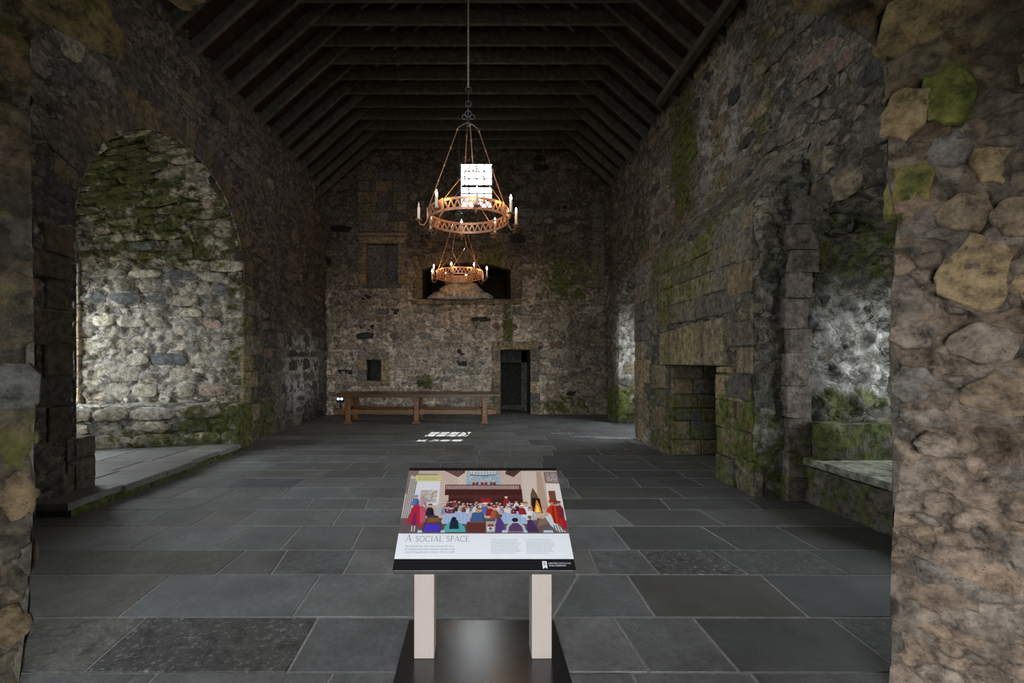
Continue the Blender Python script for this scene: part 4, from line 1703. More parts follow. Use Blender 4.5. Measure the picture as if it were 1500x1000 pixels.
def chandelier(loc, top, rot, dead, label, R_=0.635, second=False):
    c = empty('chandelier', loc)
    tag(c, label, 'chandelier', 'iron ring chandeliers')
    # two flat hoops and the zigzag between them
    for (z, nm) in ((0.0, 'lower_hoop'), (0.15, 'upper_hoop')):
        bm = bmesh.new()
        n = 64
        rings = []
        for (rr, zz) in ((R_ - .008, z - .019), (R_ + .008, z - .019), (R_ + .008, z + .019), (R_ - .008, z + .019)):
            rings.append([bm.verts.new((rr * math.cos(2 * PI * i / n), rr * math.sin(2 * PI * i / n), zz)) for i in range(n)])
        for q in range(4):
            a, b = rings[q], rings[(q + 1) % 4]
            for i in range(n):
                bm.faces.new((a[i], a[(i + 1) % n], b[(i + 1) % n], b[i]))
        obj(nm, bm, M_COPPER, c)
    nz = 40
    for i in range(nz):
        for s in (0, 1):
            a0, a1 = 2 * PI * (i + 0.5 * s) / nz, 2 * PI * (i + 0.5 + 0.5 * s) / nz
            z0, z1 = (0.012, 0.138) if s == 0 else (0.138, 0.012)
            p0, p1 = Vector((R_ * math.cos(a0), R_ * math.sin(a0), z0)), Vector((R_ * math.cos(a1), R_ * math.sin(a1), z1))
            bm = bmesh.new()
            d = (p1 - p0)
            m = Matrix((d.normalized(), Vector((math.cos(a0), math.sin(a0), 0)), d.normalized().cross(Vector((math.cos(a0), math.sin(a0), 0))))).transposed()
            box(bm, (p0 + p1) / 2, (d.length, 0.008, 0.022), 0, m)
            obj('lattice_bar', bm, M_COPPER, c)
    # hub, rods
    H = 1.47
    bm = bmesh.new()
    lathe(bm, [(0.02, H + 0.05), (0.045, H + 0.06), (0.05, H + .09), (0.02, H + .12), (0.012, H + .15)], 12)
    for i in range(4):
        a = rot + PI / 2 * i
        pts = []
        for t_ in range(7):
            f = t_ / 6
            r_ = 0.17 * f
            pts.append((r_ * math.cos(a), r_ * math.sin(a), H + 0.09 - 0.10 * f * f + (0.02 if t_ == 6 else 0)))
        tube(bm, pts, 0.012, 6)
    obj('hub', bm, M_DARKIRON, c, True)
    for i in range(4):
        a = rot + PI / 2 * i
        ca, sa = math.cos(a), math.sin(a)
        p0, p1 = Vector((0.165 * ca, 0.165 * sa, H)), Vector((R_ * ca, R_ * sa, 0.17))
        mid = p0 + (p1 - p0) * (0.55 if i % 2 == 0 else 1.0)
        bm = bmesh.new()
        tube(bm, [p0, mid], 0.009, 6)
        for da in ((-0.75, 0.75) if i % 2 == 0 else ()):
            e = Vector((R_ * math.cos(a + da), R_ * math.sin(a + da), 0.165))
            tube(bm, [mid, e], 0.007, 6)
        r = obj('hanging_rod', bm, M_COPPER, c, True)
        for f in (0.02, 0.25, 0.47, 0.66):
            q = p0 + (p1 - p0) * f
            bm = bmesh.new()
            bmesh.ops.create_icosphere(bm, subdivisions=1, radius=0.022, matrix=Matrix.Translation(q))
            obj('knot', bm, M_COPPER, r, True)
    # scroll rings and twisted cable up to the collar
    bm = bmesh.new()
    torus(bm, (0, 0, H + 0.24), 0.05, 0.01, 'Y')
    torus(bm, (0.06, 0, H + 0.19), 0.04, 0.009, 'Y')
    torus(bm, (-0.06, 0, H + 0.19), 0.04, 0.009, 'Y')
    torus(bm, (0, 0, H + 0.40), 0.045, 0.009, 'Y')
    torus(bm, (0, 0, H + 0.52), 0.045, 0.009, 'X')
    torus(bm, (0, 0, H + 0.63), 0.045, 0.009, 'Y')
    tube(bm, [(0, 0, H + 0.12), (0, 0, H + 0.62)], 0.007, 6)
    obj('scroll_link', bm, M_DARKIRON, c, True)
    bm = bmesh.new()
    z0, z1 = H + 0.66, top - loc[2]
    nst = int((z1 - z0) / 0.012)
    for ph in (0, PI):
        tube(bm, [(0.009 * math.cos(i * 0.55 + ph), 0.009 * math.sin(i * 0.55 + ph), z0 + (z1 - z0) * i / nst) for i in range(nst + 1)], 0.0085, 5)
    cable = obj('twisted_cable', bm, M_DARKIRON if second else M_ROPE, c, True)
    # candle arms
    for i, deg in enumerate((-125, -80, -35, 10, 55, 100, 145, 190)):
        a = math.radians(deg) + (math.radians(22) if second else 0)
        d = Vector((math.cos(a), math.sin(a), 0))
        side = Vector((-d.y, d.x, 0))
        bm = bmesh.new()
        pts = [d * (R_ + .0) + Vector((0, 0, 0.06)), d * (R_ + .03) + Vector((0, 0, -0.04)), d * (R_ + .07) + Vector((0, 0, -0.1)), d * (R_ + .13) + Vector((0, 0, -0.09)), d * (R_ + .15) + Vector((0, 0, -0.03))]
        tube(bm, pts, 0.009, 6)
        box(bm, d * (R_ + 0.012) + Vector((0, 0, 0.075)), (0.03, 0.05, 0.2), 0.004, Matrix.Rotation(a, 3, 'Z'))
        arm = obj('candle_arm', bm, M_COPPER, c, True)
        q = d * (R_ + .15)
        bm = bmesh.new()
        lathe(bm, [(0.012, -.04), (0.05, -.022), (0.056, -.012), (0.02, -.02), (0.02, 0.01)], 12, q)
        obj('drip_pan', bm, M_COPPER, arm, True)
        bm = bmesh.new()
        lathe(bm, [(0.022, 0), (0.022, 0.17), (0.016, 0.178), (0.008, 0.182)], 10, q)
        obj('candle_sleeve', bm, M_WAX, arm, True)
        bm = bmesh.new()
        lathe(bm, [(0.009, 0.18), (0.016, 0.2), (0.016, 0.215), (0.008, 0.24), (0.002, 0.262)], 8, q)
        obj('bulb', bm, M_DEADBULB if i in dead else M_BULB, arm, True)
    return c


M_ROPE = plain('hemp_coloured_cable', (0.30, 0.25, 0.18), 0.8, nscale=60)
chandelier((-0.13, 7.18, 3.82), 7.76, math.radians(-80), (7,), 'large round wrought iron chandelier with electric candles, hanging in front of the barred window')
chandelier((-0.46, 11.95, 3.80), 7.76, math.radians(-60), (3,), 'far iron ring chandelier, partly hidden, hanging before the wide arched opening of the end wall', 0.6, True)

# ================================================================== TRESTLE TABLE
k = NT('waxed_oak')
p = k.mapping(k.n('TexCoord').outputs['Object'], (1.0, 14.0, 14.0))
a = k.noise(p, 3.0, 6, 0.6, 1.2)
col = k.mix(k.ramp(a, 0.3, 0.7), rgb(0.085, 0.034, 0.010), rgb(0.26, 0.115, 0.035))
k.set(k.b.inputs['Base Color'], col)
k.b.inputs['Roughness'].default_value = 0.34
k.bump(a, 0.1, 0.01)
M_OAK = k.m
M_OAKTOP = M_OAK.copy()
M_OAKTOP.name = 'waxed_oak_top'
for nd_ in M_OAKTOP.node_tree.nodes:
    if nd_.type == 'MIX':
        nd_.inputs[6].default_value = rgb(0.055, 0.026, 0.011)
        nd_.inputs[7].default_value = rgb(0.14, 0.068, 0.027)
M_DOWEL = plain('pale_dowel', (0.5, 0.4, 0.27), 0.5)
table = empty('trestle_table', (-1.6, 11.8, 0))
tag(table, 'long brown oak trestle table standing before the end wall', 'table')
X0, X1 = -3.62 + 1.6, 0.6 + 1.6
for i in range(3):
    bm = bmesh.new()
    box(bm, ((X0 + X1) / 2 + (i - 1) * 0.004, -0.36 + 0.36 * i, 0.735), (X1 - X0, 0.355, 0.05), 0.008)
    obj('top_board', bm, M_OAKTOP, table)
bm = bmesh.new()
for s in (-1, 1):
    box(bm, ((X0 + X1) / 2, s * 0.42, 0.69), (X1 - X0 - 0.5, 0.03, 0.05), 0.004)
obj('apron_rail', bm, M_OAK, table)
for x in (-3.26 + 1.6, -1.53 + 1.6, 0.2 + 1.6):
    tr_ = empty('trestle', (0, 0, 0))
    COL.objects.unlink(tr_)
    bm = bmesh.new()
    box(bm, (x, 0, 0.68), (0.16, 0.9, 0.06), 0.01)
    cap = obj('trestle', bm, M_OAK, table)
    bpy.data.objects.remove(tr_)
    for s in (-1, 1):
        bm = bmesh.new()
        box(bm, (x, s * 0.36, 0.36), (0.13, 0.12, 0.62), 0.018)
        box(bm, (x, s * 0.36, 0.62), (0.17, 0.14, 0.07), 0.01)
        lg = obj('leg', bm, M_OAK, cap)
        bm = bmesh.new()
        box(bm, (x, s * 0.36, 0.035), (0.2, 0.2, 0.07), 0.014)
        obj('foot', bm, M_OAK, cap)
        bm = bmesh.new()
        for zz in (0.2, 0.3):
            lathe(bm, [(0.014, 0), (0.014, 0.004)], 8, (0, 0, 0))
            for v in bm.verts:
                if not v.tag:
                    v.co = Vector((x + v.co.x, s * 0.36 + s * (0.061 + v.co.z), zz + v.co.y))
                    v.tag = True
        obj('dowel', bm, M_DOWEL, cap)
for s in (-1, 1):
    bm = bmesh.new()
    box(bm, ((X0 + X1) / 2, s * 0.36, 0.3), (X1 - X0 - 0.22, 0.05, 0.11), 0.008)
    for x in (-3.26 + 1.6, -1.53 + 1.6, 0.2 + 1.6):
        for e in (-1, 1):
            box(bm, (x + e * 0.14, s * 0.36, 0.3), (0.14, 0.075, 0.15), 0.012)
    obj('stretcher', bm, M_OAK, table)

# small twin spotlight on the gable wall, left of the table
k = NT('cool_lamp')
k.b.inputs['Emission Color'].default_value = rgb(0.6, 0.75, 1.0)
k.b.inputs['Emission Strength'].default_value = 5.0
M_LED = k.m
M_BLACK = plain('black_plastic', (0.015, 0.015, 0.016), 0.4)
lamp = empty('wall_light', (-4.03, YB - 0.02, 0.44))
tag(lamp, 'small black wall light with two bluish lamps, low on the end wall beside the table', 'light')
bm = bmesh.new()
box(bm, (0, -0.02, 0), (0.2, 0.1, 0.16), 0.015)
obj('housing', bm, M_BLACK, lamp)
for s in (-1, 1):
    bm = bmesh.new()
    lathe(bm, [(0.03, 0), (0.034, 0.02), (0.02, 0.034)], 10)
    bmesh.ops.transform(bm, matrix=Matrix.Translation((s * 0.05, -0.07, 0.03)) @ Matrix.Rotation(PI / 2, 4, 'X'), verts=bm.verts)
    obj('lamp', bm, M_LED, lamp)
bm = bmesh.new()
box(bm, (0, -0.01, -0.2), (0.04, 0.05, 0.26), 0.005)
obj('bracket', bm, M_BLACK, lamp)

# ================================================================== INFORMATION LECTERN
M_STEEL = plain('brushed_champagne_metal', (0.47, 0.40, 0.36), 0.42, 0.3, nscale=6, var=0.06, bump=0.05, stretch=(40, 40, 1))
M_PLATE = plain('gloss_black_plate', (0.018, 0.018, 0.021), 0.22, 0.0, nscale=5, var=0.3, bump=0.06, spec=0.6)
M_EDGE = plain('grey_panel_edge', (0.14, 0.135, 0.13), 0.4, 0.5, nscale=20, var=0.1)
M_INKBLACK = plain('black_print', (0.012, 0.012, 0.013), 0.3, nscale=20, var=0.05, bump=0)
M_WHITE = plain('white_print', (0.80, 0.82, 0.86), 0.35, nscale=3, var=0.02, bump=0)
M_GREYINK = plain('grey_print', (0.30, 0.31, 0.34), 0.4, nscale=20, var=0.02, bump=0)
M_BLUEINK = plain('slate_print', (0.16, 0.20, 0.30), 0.4, nscale=20, var=0.02, bump=0)
M_PALEINK = plain('pale_print', (0.50, 0.53, 0.58), 0.4, nscale=20, var=0.02, bump=0)
k = NT('printed_picture')
at = k.n('Attribute', attribute_name='ink')
k.set(k.b.inputs['Base Color'], k.mix(1.0, at.outputs['Color'], k.mix(k.ramp(k.noise(k.pos(), 220.0, 4, 0.7), 0.3, 0.7), rgb(0.7, 0.7, 0.7), rgb(1.2, 1.2, 1.2)), 'MULTIPLY'))
k.b.inputs['Roughness'].default_value = 0.35
M_PRINT = k.m

sign = empty('information_lectern', (0.03, 2.45, 0))
tag(sign, 'low angled information lectern on two pale metal posts with a printed banquet picture', 'sign')
sx, sy = 0.03, 2.45
bm = bmesh.new()
box(bm, (0, 2.33 - sy, 0.006), (0.885, 0.86, 0.012), 0.002)
obj('base_plate', bm, M_PLATE, sign)
for x in (-0.279, 0.3475):
    bm = bmesh.new()
    box(bm, (x - sx, 2.46 - sy, 0.2635), (0.107, 0.12, 0.503), 0.003)
    obj('post', bm, M_STEEL, sign)
# the board: local frame (u across, v up the slope, w out of the face)
O = Vector((-0.435 - sx, 2.33 - sy, 0.515))
EU = Vector((1, 0, 0))
EV = Vector((0, 0.59, 0.39)).normalized()
EW = EU.cross(EV)
BWD, BHT = 0.95, 0.7073
MB = Matrix((EU, EV, EW)).transposed().to_4x4()
MB.translation = O
bm = bmesh.new()
box(bm, (BWD / 2, BHT / 2, -0.019), (BWD, BHT, 0.036), 0.002)
bm.transform(MB)
board = obj('board', bm, M_EDGE, sign)
bm = bmesh.new()
for x in (0.155, 0.78):
    box(bm, (x, 0.17, -0.045), (0.14, 0.22, 0.02), 0.003)
bm.transform(MB)
obj('mounting_bracket', bm, M_EDGE, sign)


def sheet(name, rect, w, mat):
    bm = bmesh.new()
    box(bm, ((rect[0] + rect[1]) / 2 * BWD, (rect[2] + rect[3]) / 2 * BHT, w), ((rect[1] - rect[0]) * BWD, (rect[3] - rect[2]) * BHT, 0.0006))
    bm.transform(MB)
    return obj(name, bm, mat, board)


sheet('white_text_band', (0, 1, 0.09, 0.31), 0.0, M_WHITE)
sheet('black_footer', (0, 1, 0.0, 0.0915), 0.0002, M_INKBLACK)
sheet('black_header', (0, 1, 0.966, 1.0), 0.0002, M_INKBLACK)

# --- the printed picture: flat inks, polygon by polygon; coordinates run 0-100 across and 0-100 up the picture
PIC = []
def ink(pts, c):
    PIC.append((pts, c))


def irect(x0, y0, x1, y1, c):
    ink([(x0, y0), (x1, y0), (x1, y1), (x0, y1)], c)


def iell(x, y, rx, ry, c, n=12, a0=0.0, a1=2 * PI):
    ink([(x + rx * math.cos(a0 + (a1 - a0) * i / n), y + ry * math.sin(a0 + (a1 - a0) * i / n)) for i in range(n if a1 - a0 > 6 else n + 1)], c)


def h2(s):
    v = [int(s[i:i + 2], 16) / 255 for i in (0, 2, 4)]
    return tuple(((c + 0.055) / 1.055) ** 2.4 if c > 0.04045 else c / 12.92 for c in v)


IR = random.Random(77)
irect(0, 0, 100, 100, h2('d3b9ac'))
irect(0, 0, 100, 22, h2('6a5a5a'))
ink([(0, 60), (5.5, 60), (7, 100), (0, 100)], h2('8a7468'))
ink([(1, 22), (6, 30), (6, 88), (2, 92)], h2('cfc8c4'))
for i in range(5):
    x = 0.8 + i * 1.1
    ink([(x, 22), (x + 0.5, 22), (x + 1.0, 85), (x + 0.5, 86)], h2('5b5a60'))
ink([(5.5, 38), (22, 42), (22, 84), (7, 84)], h2('e6e4ea'))               # white alcove
irect(10, 46, 20.5, 66, h2('b9b6ba'))
for i in range(40):
    x, y = IR.uniform(10.5, 19.5), IR.uniform(47, 64)
    irect(x, y, x + 1.2, y + 1.8, h2(IR.choice(['c9b06a', 'd8d4cf', '9b9aa6', 'b48f5a', 'e1d8b8'])))
irect(5.2, 81, 22.5, 91.5, h2('d9cf8e'))                                   # caption panel
irect(7, 91.5, 20, 94, h2('8b8a82'))
for i in range(2):
    irect(7, 84 + 3 * i, 20, 85.0 + 3 * i, h2('b9b06e'))
ink([(24, 100), (38, 100), (38, 92), (33.5, 88)], h2('5b3a3a'))           # roof slopes
ink([(66, 100), (76, 100), (70.5, 88), (65, 94)], h2('5b3a3a'))
for i in range(5):
    ink([(25.5 + 2.4 * i, 99.5), (26.4 + 2.4 * i, 99.5), (34.5 + 1.0 * i, 90), (34 + 1.0 * i, 90)], h2('8c6a66'))
ink([(33.5, 88), (39, 98), (39, 70), (33.5, 66)], h2('dcc5ba'))
irect(39, 71, 61.5, 98, h2('a9bac9'))                                      # hanging
for i in range(120):
    x, y = IR.uniform(39.5, 60), IR.uniform(72, 95)
    irect(x, y, x + 0.9, y + 1.5, h2(IR.choice(['8fa6bd', 'c4d0d8', '7d8fa6', 'b9b3b0', 'd9dde0'])))
iell(50, 92.3, 8.6, 2.3, h2('33282a'), 20)
iell(50, 93.0, 8.0, 1.7, h2('b4c2cd'), 20)
for i in range(9):
    x = 42 + 2 * i
    irect(x, 93.5, x + 0.5, 98, h2('f3ead0'))
    iell(x + 0.25, 98.3, 0.5, 0.8, h2('fff6c0'), 6)
# gallery: rail, balusters, beam
for (x, c) in ((44.0, '7b2b2b'), (46.3, '5c4a55'), (49.5, '7e2a2d'), (52, '8c3230'), (55.5, '5f5a68'), (57.5, '7a3a3a')):
    ink([(x - 1.1, 71), (x + 1.1, 71), (x + 0.8, 79), (x - 0.8, 79)], h2(c))
    iell(x, 80.8, 0.7, 1.6, h2('d9b49a'), 8)
irect(25.5, 57, 75, 66, h2('4a2624'))
irect(25.5, 66, 74.5, 74.5, h2('63302c'))
for i in range(44):
    x = 26.2 + i * 1.085
    irect(x, 66.8, x + 0.48, 73.2, h2('e0cdc4'))
irect(25.5, 65, 75, 67, h2('5b2a28'))
irect(25.5, 73.2, 74.5, 74.6, h2('5b2a28'))
irect(28, 38, 75, 57, h2('572e2c'))
irect(29, 40, 44, 52, h2('442422'))
irect(56, 40, 74, 52, h2('442422'))
irect(48.5, 41, 54.5, 52, h2('a3242c'))
# chimney and fire
ink([(75, 36), (88, 34), (87, 98), (76, 98)], h2('ddc9bc'))
ink([(84, 36), (90, 34), (89, 98), (86, 98)], h2('bfa08c'))
ink([(79.5, 40), (85.5, 39), (84.5, 58), (82.2, 70), (80.3, 58)], h2('6b5248'))
ink([(80, 30), (86.5, 29), (85.8, 52), (80.8, 53)], h2('2b1c18'))
ink([(81, 30), (86, 30), (85, 42), (83.6, 50), (82.4, 40)], h2('e8872a'))
ink([(82, 30), (85, 30), (84.2, 39), (83.4, 42)], h2('ffd768'))
ink([(91, 78), (100, 77), (100, 97), (91, 97)], h2('84625e'))
ink([(92, 80), (99.5, 79), (99.5, 95.5), (92, 95.5)], h2('a59a9c'))
for i in range(26):
    x, y = IR.uniform(92.2, 98.6), IR.uniform(80.5, 94)
    irect(x, y, x + 0.8, y + 1.2, h2(IR.choice(['6a4a50', 'd8d0c8', '86807f', '8f5c54'])))
ink([(90, 20), (100, 18), (100, 76), (91, 76)], h2('e9e2dc'))
irect(92, 42, 96.3, 64, h2('7b4a38'))
# tables in the picture
ink([(24, 13), (42, 13), (41.5, 33), (27, 33)], h2('a9bbdc'))
ink([(26.5, 31), (42, 31), (41.5, 36), (28.5, 36)], h2('e2e6f0'))
ink([(57, 13), (77, 13), (74, 32), (58, 32)], h2('a9bbdc'))
ink([(57, 30), (75, 30), (73.5, 35), (58, 35)], h2('e2e6f0'))
for i in range(7):
    irect(27 + 2.1 * i, 14, 27.25 + 2.1 * i, 31, h2('8ea3cb'))
    irect(59 + 2.2 * i, 14, 59.25 + 2.2 * i, 30, h2('8ea3cb'))
ink([(44, 6), (48, 6), (48, 30), (44, 30)], h2('8193b8'))


def guest(x, y, s, robe, hair, skin='d6a88c', hat=None, lean=0.0):
    """a small printed guest: robe, shoulders, head, hair or hat"""
    ink([(x - 2.0 * s, y), (x + 2.0 * s, y), (x + (1.5 + lean) * s, y + 6.5 * s), (x + (0.7 + lean) * s, y + 8.6 * s), (x + (lean - 0.7) * s, y + 8.6 * s), (x + (lean - 1.5) * s, y + 6.5 * s)], h2(robe))
    ink([(x + 0.2 * s, y), (x + 1.9 * s, y), (x + (1.3 + lean) * s, y + 6.2 * s), (x + (0.7 + lean) * s, y + 7.6 * s)], tuple(c * 0.6 for c in h2(robe)))
    iell(x + lean * s, y + 10.2 * s, 0.95 * s, 1.9 * s, h2(skin), 9)
    iell(x + lean * s, y + 11.1 * s, 1.0 * s, 1.4 * s, h2(hat or hair), 9, 0, PI)
    if hat:
        irect(x + (lean - 1.3) * s, y + 10.9 * s, x + (lean + 1.3) * s, y + 11.7 * s, h2(hat))


robes = ['c9c6cf', '3d4458', '8b2a33', 'd8d6d8', '4c5a80', '6d3a3f', '2c2c3a', 'b8aeb4', '77808f', 'a03038', 'e4dfdf', '565a6a', '39324a', 'c4a890']
for i in range(20):
    guest(25 + i * 2.55 + IR.uniform(-.5, .5), 36 + IR.uniform(-2, 2), IR.uniform(0.75, 0.95), IR.choice(robes), IR.choice(['3a2a24', '6b4b36', '1f1c20']), hat=IR.choice([None, None, 'd8d8de', '8e2a2e', '2c3040']))
for i in range(22):
    guest(24 + i * 2.35 + IR.uniform(-.5, .5), 29.5 + IR.uniform(-2, 2), IR.uniform(0.75, 0.95), IR.choice(robes), IR.choice(['3a2a24', '6b4b36', '1f1c20']), hat=IR.choice([None, None, 'e6e6ea', 'a83038']))
for i in range(80):
    x, y = IR.uniform(26, 76), IR.uniform(30, 42)
    irect(x, y, x + IR.uniform(.4, 1.0), y + IR.uniform(.8, 2.0), h2(IR.choice(['e6e6ea', '2c3040', '8e2a2e', 'c9c6cf', 'd6a88c', '5a6a94', 'f0eee8'])))
guest(64.5, 43, 0.9, 'b01f2e', '3a2a24', hat='e9e6e6')
guest(51, 26, 1.5, '5a6fb4', 'c8c8cc', hat='e3e3e8')
guest(54, 24, 1.3, '9c2330', '3a2a24')
guest(57, 20, 1.5, 'a65a3c', '8b4a3a', hat='8e2a2e')
guest(48, 18, 1.4, '3d5f8f', '7a5236')
guest(23.5, 26, 1.6, 'b9bac4', 'a8a8b2', hat='c9c9d2')
guest(7.5, 40, 1.3, '5b77b0', '3a2a24', hat='5b77b0')
guest(77, 22, 1.9, 'd9dbe4', '8a6a50', lean=-0.4)
guest(79, 18, 1.6, 'e3e4ea', '8a6a50')
guest(74, 26, 1.2, 'a02a38', '5a3a30', hat='e6e6ea')
guest(17, 24, 1.5, '2c2434', '1f1a20')
# man in the crimson gown, left
ink([(3.5, 12), (9, 16), (12.5, 6), (14, 14), (12, 32), (9.8, 41), (6.8, 41), (5.6, 32)], h2('b5273f'))
ink([(6.5, 10), (9.5, 10), (9.3, 28), (7.4, 28)], h2('7c2553'))
ink([(12, 12), (15, 16), (14.5, 34), (12, 40), (10.5, 38)], h2('c4526a'))
iell(12.6, 46, 1.6, 3.2, h2('c9a7ae'), 10)
ink([(10.2, 40), (15, 40), (15.2, 30), (14, 52), (11.4, 52)], h2('c79aa6'))
for x in (7.2, 8.8):
    irect(x, 1.5, x + 0.6, 10, h2('d8cfcf'))
# seated backs along the front
ink([(14, 1), (25.5, 1), (25, 14), (21.5, 23), (17, 23), (14.5, 13)], h2('5a4030'))
ink([(14.5, 1), (24.5, 1), (24, 12), (15.5, 13)], h2('4a35b4'))
iell(19.2, 22.5, 3.8, 2.4, h2('4b3a52'), 12)
ink([(16, 14), (24.5, 16), (23, 21), (17, 21)], h2('8a5a34'))
ink([(26, 1), (39.5, 1), (38.5, 9), (34.5, 16), (30, 16), (27, 9)], h2('4fa8ae'))
ink([(29.5, 5), (35.5, 5), (34.6, 17), (31, 22), (30.2, 17)], h2('1f2c40'))
iell(32.2, 19.5, 1.4, 3.0, h2('1d1a22'), 10)
irect(40, 0.5, 51, 15, h2('62322e'))
irect(40, 14, 51, 15.6, h2('8a5248'))
ink([(42, 15.6), (49.8, 15.6), (49.2, 26), (46.5, 31), (43.2, 28)], h2('40618f'))
iell(46.5, 31.5, 1.6, 3.0, h2('c79a70'), 10)
irect(51.5, 0.5, 57, 16, h2('b0a8a8'))
irect(52.2, 3, 56, 8, h2('e8e6e2'))
iell(54.1, 5.6, 1.3, 2.0, h2('4f7a5a'), 8)
irect(52.5, 8.5, 56, 12, h2('a03a34'))
ink([(56.5, 0.5), (62, 0.5), (62, 14), (60, 22), (58, 20)], h2('553a78'))
iell(60, 24, 1.5, 2.6, h2('6b4b36'), 9)
ink([(63, 1), (75, 1), (74.5, 9), (71.5, 16), (66.5, 16), (63.6, 9)], h2('b9bcc6'))
ink([(64.5, 1.5), (73.6, 1.5), (72.6, 9), (70.6, 13.5), (67.4, 13.5), (65, 8)], h2('5b3f62'))
iell(69, 18, 2.0, 3.2, h2('23222e'), 10)
ink([(75.5, 1), (82.5, 1), (81, 10), (78.4, 20), (76.4, 16)], h2('4a3058'))
iell(78, 22, 1.4, 2.6, h2('8b5a40'), 9)
ink([(82, 8), (88, 12), (92, 18), (88, 25), (84, 22)], h2('8a6a5c'))
iell(85.6, 22, 1.7, 2.6, h2('d0a58a'), 9)
ink([(87, 24), (91, 23), (96, 6), (98.5, 1), (94, 1), (90, 10)], h2('cfd6e0'))
for i in range(4):
    ink([(92.2 + i * 1.5, 1), (92.9 + i * 1.5, 1), (92 + i * 1.3, 11), (91.4 + i * 1.3, 11)], h2('6f6a6a'))
# man in the scarlet gown, right
ink([(87.5, 26), (90, 36), (92, 40.5), (96.5, 39.5), (98.4, 33), (97.6, 24), (97, 10), (92.5, 13), (91, 26), (89, 30)], h2('c5381f'))
ink([(92, 14), (93.4, 14), (93.4, 38), (92.4, 38)], h2('8a2114'))
ink([(95, 12), (96, 12), (95.8, 38), (95, 38)], h2('94261a'))
iell(92.6, 43.5, 1.2, 2.2, h2('c89a80'), 9)
ink([(90.8, 44.5), (94.6, 44.5), (94, 48.5), (91.4, 48.5)], h2('ab2a20'))
ink([(96, 20), (99, 20), (99.4, 34), (97.8, 41), (95.8, 38)], h2('7a2a3a'))
iell(97.0, 43, 1.1, 2.1, h2('c89a80'), 9)
iell(97.0, 45.2, 1.7, 1.6, h2('6f2432'), 9)
ink([(97.2, 5), (99.5, 5), (99.2, 20), (97, 20)], h2('b0182c'))
irect(0, 0, 3, 14, h2('6a5a60'))
for (x0, x1) in ((11, 14), (24.6, 27.5), (60.6, 64), (73.5, 76), (85, 91)):
    ink([(x0, 0), (x1, 0), (x1 - .6, 3.2), (x0 + .4, 3.4)], h2('b9cbe8'))

bm = bmesh.new()
lay = bm.loops.layers.float_color.new('ink')
for i, (pts, c) in enumerate(PIC):
    w = 0.0004 + i * 0.000012
    vs_ = [bm.verts.new((min(max(x, 0), 100) / 100 * BWD, (0.31 + min(max(y, 0), 100) / 100 * (0.966 - 0.31)) * BHT, w)) for x, y in pts]
    f = bm.faces.new(vs_)
    f.normal_update()
    if f.normal.z < 0:
        f.normal_flip()
    for lp in f.loops:
        lp[lay] = (c[0], c[1], c[2], 1)
bm.transform(MB)
me = bpy.data.meshes.new('printed_picture')
bm.to_mesh(me)
bm.free()
mesh_obj('printed_picture', me, M_PRINT, board)

# --- lettering
def letters(strokes, x, y, h, bm, thick=0.055, w0=0.0009):
    """strokes in unit letter space; each is (points, weight)"""
    for pts, wt in strokes:
        for (a, b) in zip(pts, pts[1:]):
            a, b = Vector((a[0], a[1], 0)), Vector((b[0], b[1], 0))
            d = (b - a)
            if d.length < 1e-6:
                continue
            n_ = Vector((-d.y, d.x, 0)).normalized() * wt * thick
            e = d.normalized() * wt * thick * 0.3
            q = [a - n_ - e, b - n_ + e, b + n_ + e, a + n_ - e]
            bm.faces.new([bm.verts.new((x + p.x * h, y + p.y * h, w0)) for p in q])


def arc(cx, cy, rx, ry, a0, a1, n=14):
    return [(cx + rx * math.cos(math.radians(a0 + (a1 - a0) * i / n)), cy + ry * math.sin(math.radians(a0 + (a1 - a0) * i / n))) for i in range(n + 1)]


SERIF = {
    'A': (0.78, [([(0.06, 0), (0.39, 1.0)], 0.55), ([(0.39, 1.0), (0.72, 0)], 1.25), ([(0.17, 0.34), (0.6, 0.34)], 0.5), ([(0, 0.01), (0.16, 0.01)], 0.5), ([(0.6, 0.01), (0.84, 0.01)], 0.5)]),
    'S': (0.52, [(arc(0.27, 0.74, 0.2, 0.24, 30, 260), 0.9), (arc(0.25, 0.26, 0.22, 0.25, 85, -150), 1.0), ([(0.45, 0.86), (0.45, 0.98)], 0.5), ([(0.04, 0.02), (0.04, 0.16)], 0.5)]),
    'O': (0.86, [(arc(0.43, 0.5, 0.4, 0.49, 0, 360, 26), 0.9)]),
    'C': (0.74, [(arc(0.43, 0.5, 0.4, 0.49, 50, 310, 20), 0.95), ([(0.69, 0.8), (0.69, 0.98)], 0.5)]),
    'I': (0.34, [([(0.17, 0), (0.17, 1)], 1.2), ([(0.04, 0.01), (0.3, 0.01)], 0.5), ([(0.04, 0.99), (0.3, 0.99)], 0.5)]),
    'L': (0.56, [([(0.14, 0), (0.14, 1)], 1.2), ([(0.02, 0.99), (0.28, 0.99)], 0.5), ([(0.02, 0.01), (0.52, 0.01)], 0.6), ([(0.52, 0), (0.54, 0.2)], 0.5)]),
    'P': (0.56, [([(0.14, 0), (0.14, 1)], 1.2), (arc(0.2, 0.74, 0.3, 0.25, 90, -90), 0.9), ([(0.02, 0.01), (0.28, 0.01)], 0.5), ([(0.02, 0.99), (0.2, 0.99)], 0.5)]),
    'E': (0.56, [([(0.14, 0), (0.14, 1)], 1.2), ([(0.02, 0.99), (0.48, 0.99)], 0.6), ([(0.14, 0.53), (0.4, 0.53)], 0.6), ([(0.02, 0.01), (0.52, 0.01)], 0.6), ([(0.48, 0.99), (0.48, 0.85)], 0.5), ([(0.52, 0.01), (0.54, 0.18)], 0.5)]),
}
bm = bmesh.new()
x = 0.045
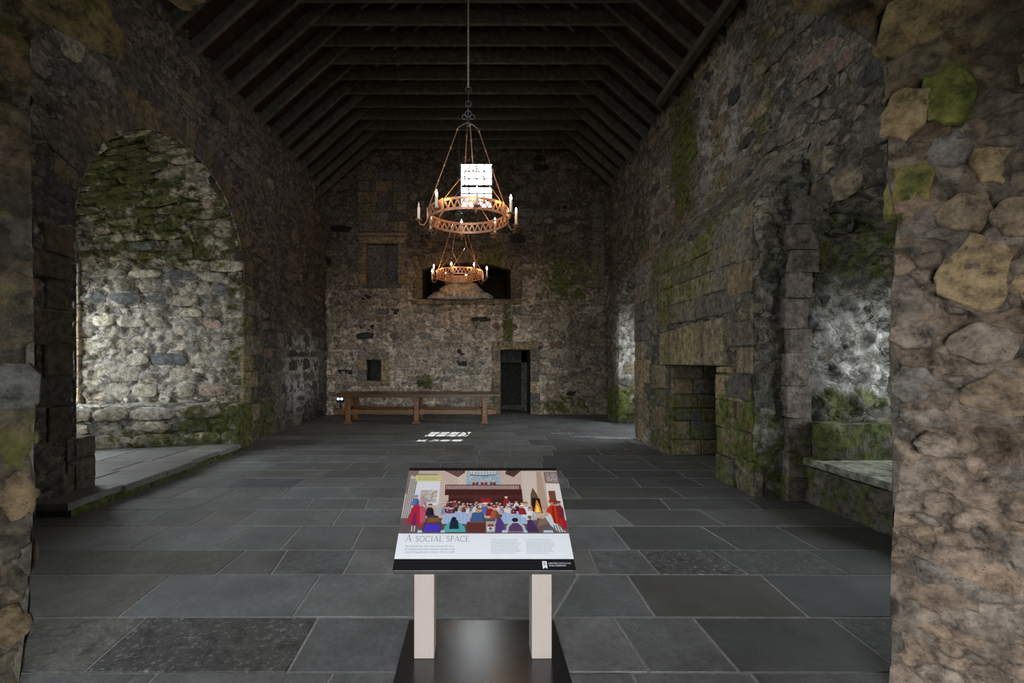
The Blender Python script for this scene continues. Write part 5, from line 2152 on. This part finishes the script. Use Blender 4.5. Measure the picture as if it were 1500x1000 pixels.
for ch, hgt in [('A', 0.041), (' ', 0)] + [(c, 0.034) for c in 'SOCIAL'] + [(' ', 0)] + [(c, 0.034) for c in 'SPACE']:
    if ch == ' ':
        x += 0.017
        continue
    wd, st = SERIF[ch]
    letters(st, x, 0.1685, hgt, bm, 0.05)
    x += (wd + 0.12) * hgt
bm.transform(MB)
obj('title_lettering', bm, M_GREYINK, board)


def text(body, x, y, size, mat, name='lettering', width=None, shear=0.0):
    cu = bpy.data.curves.new(name, 'FONT')
    cu.body = body
    cu.size = size
    cu.shear = shear
    cu.resolution_u = 2
    cu.materials.append(mat)
    tmp = bpy.data.objects.new(name, cu)
    COL.objects.link(tmp)
    me = bpy.data.meshes.new_from_object(tmp.evaluated_get(bpy.context.evaluated_depsgraph_get()))
    bpy.data.objects.remove(tmp)
    me.transform(MB @ Matrix.Translation((x, y, 0.0009)))
    o = bpy.data.objects.new(name, me)
    return link(o, board)


for i, s in enumerate(('The great hall was at the heart of castle life, used', 'for royal banquets where feasting could last. It was', 'created during alterations between 1535 and 1540.')):
    text(s, 0.046, 0.136 - 0.0175 * i, 0.0132, M_BLUEINK, shear=0.12)
text('HISTORIC SCOTLAND', 0.813, 0.036, 0.0118, M_WHITE)
text('ALBA AOSMHOR', 0.813, 0.023, 0.0118, M_WHITE)
bm = bmesh.new()
q = [(0.780, 0.052), (0.804, 0.052), (0.804, 0.008), (0.792, 0.017), (0.780, 0.008)]
bm.faces.new([bm.verts.new((a, b, 0.0009)) for a, b in q])
bm.transform(MB)
obj('ribbon_emblem', bm, M_WHITE, board)
bm = bmesh.new()
for i in range(3):
    for (a, b) in ((0.787, 0.791), (0.793, 0.797)):
        bm.faces.new([bm.verts.new(p) for p in ((a, .028 + .007 * i, .0012), (b, .028 + .007 * i, .0012), (b, .032 + .007 * i, .0012), (a, .032 + .007 * i, .0012))])
bm.transform(MB)
obj('emblem_mark', bm, M_INKBLACK, board)
# two columns of small print, too small to read: rows of word-length strokes
TXR = random.Random(4)
bm = bmesh.new()
for (cx, wd, nl) in ((0.515, 0.165, 9), (0.705, 0.155, 9)):
    for i in range(nl):
        y = 0.178 - 0.0098 * i - (0.003 if i else 0)
        x, end = cx, cx + wd * (TXR.uniform(0.86, 1.0) if i < nl - 1 else 0.75)
        while x < end:
            w = TXR.uniform(0.005, 0.016)
            if i == 0 and x > cx + 0.14:
                break
            vs_ = [bm.verts.new((a, b, 0.0008)) for a, b in ((x, y), (min(x + w, end), y), (min(x + w, end), y + 0.0042), (x, y + 0.0042))]
            bm.faces.new(vs_)
            x += w + 0.0035
bm.transform(MB)
o = obj('small_print', bm, M_PALEINK, board)
o['kind'] = 'stuff'
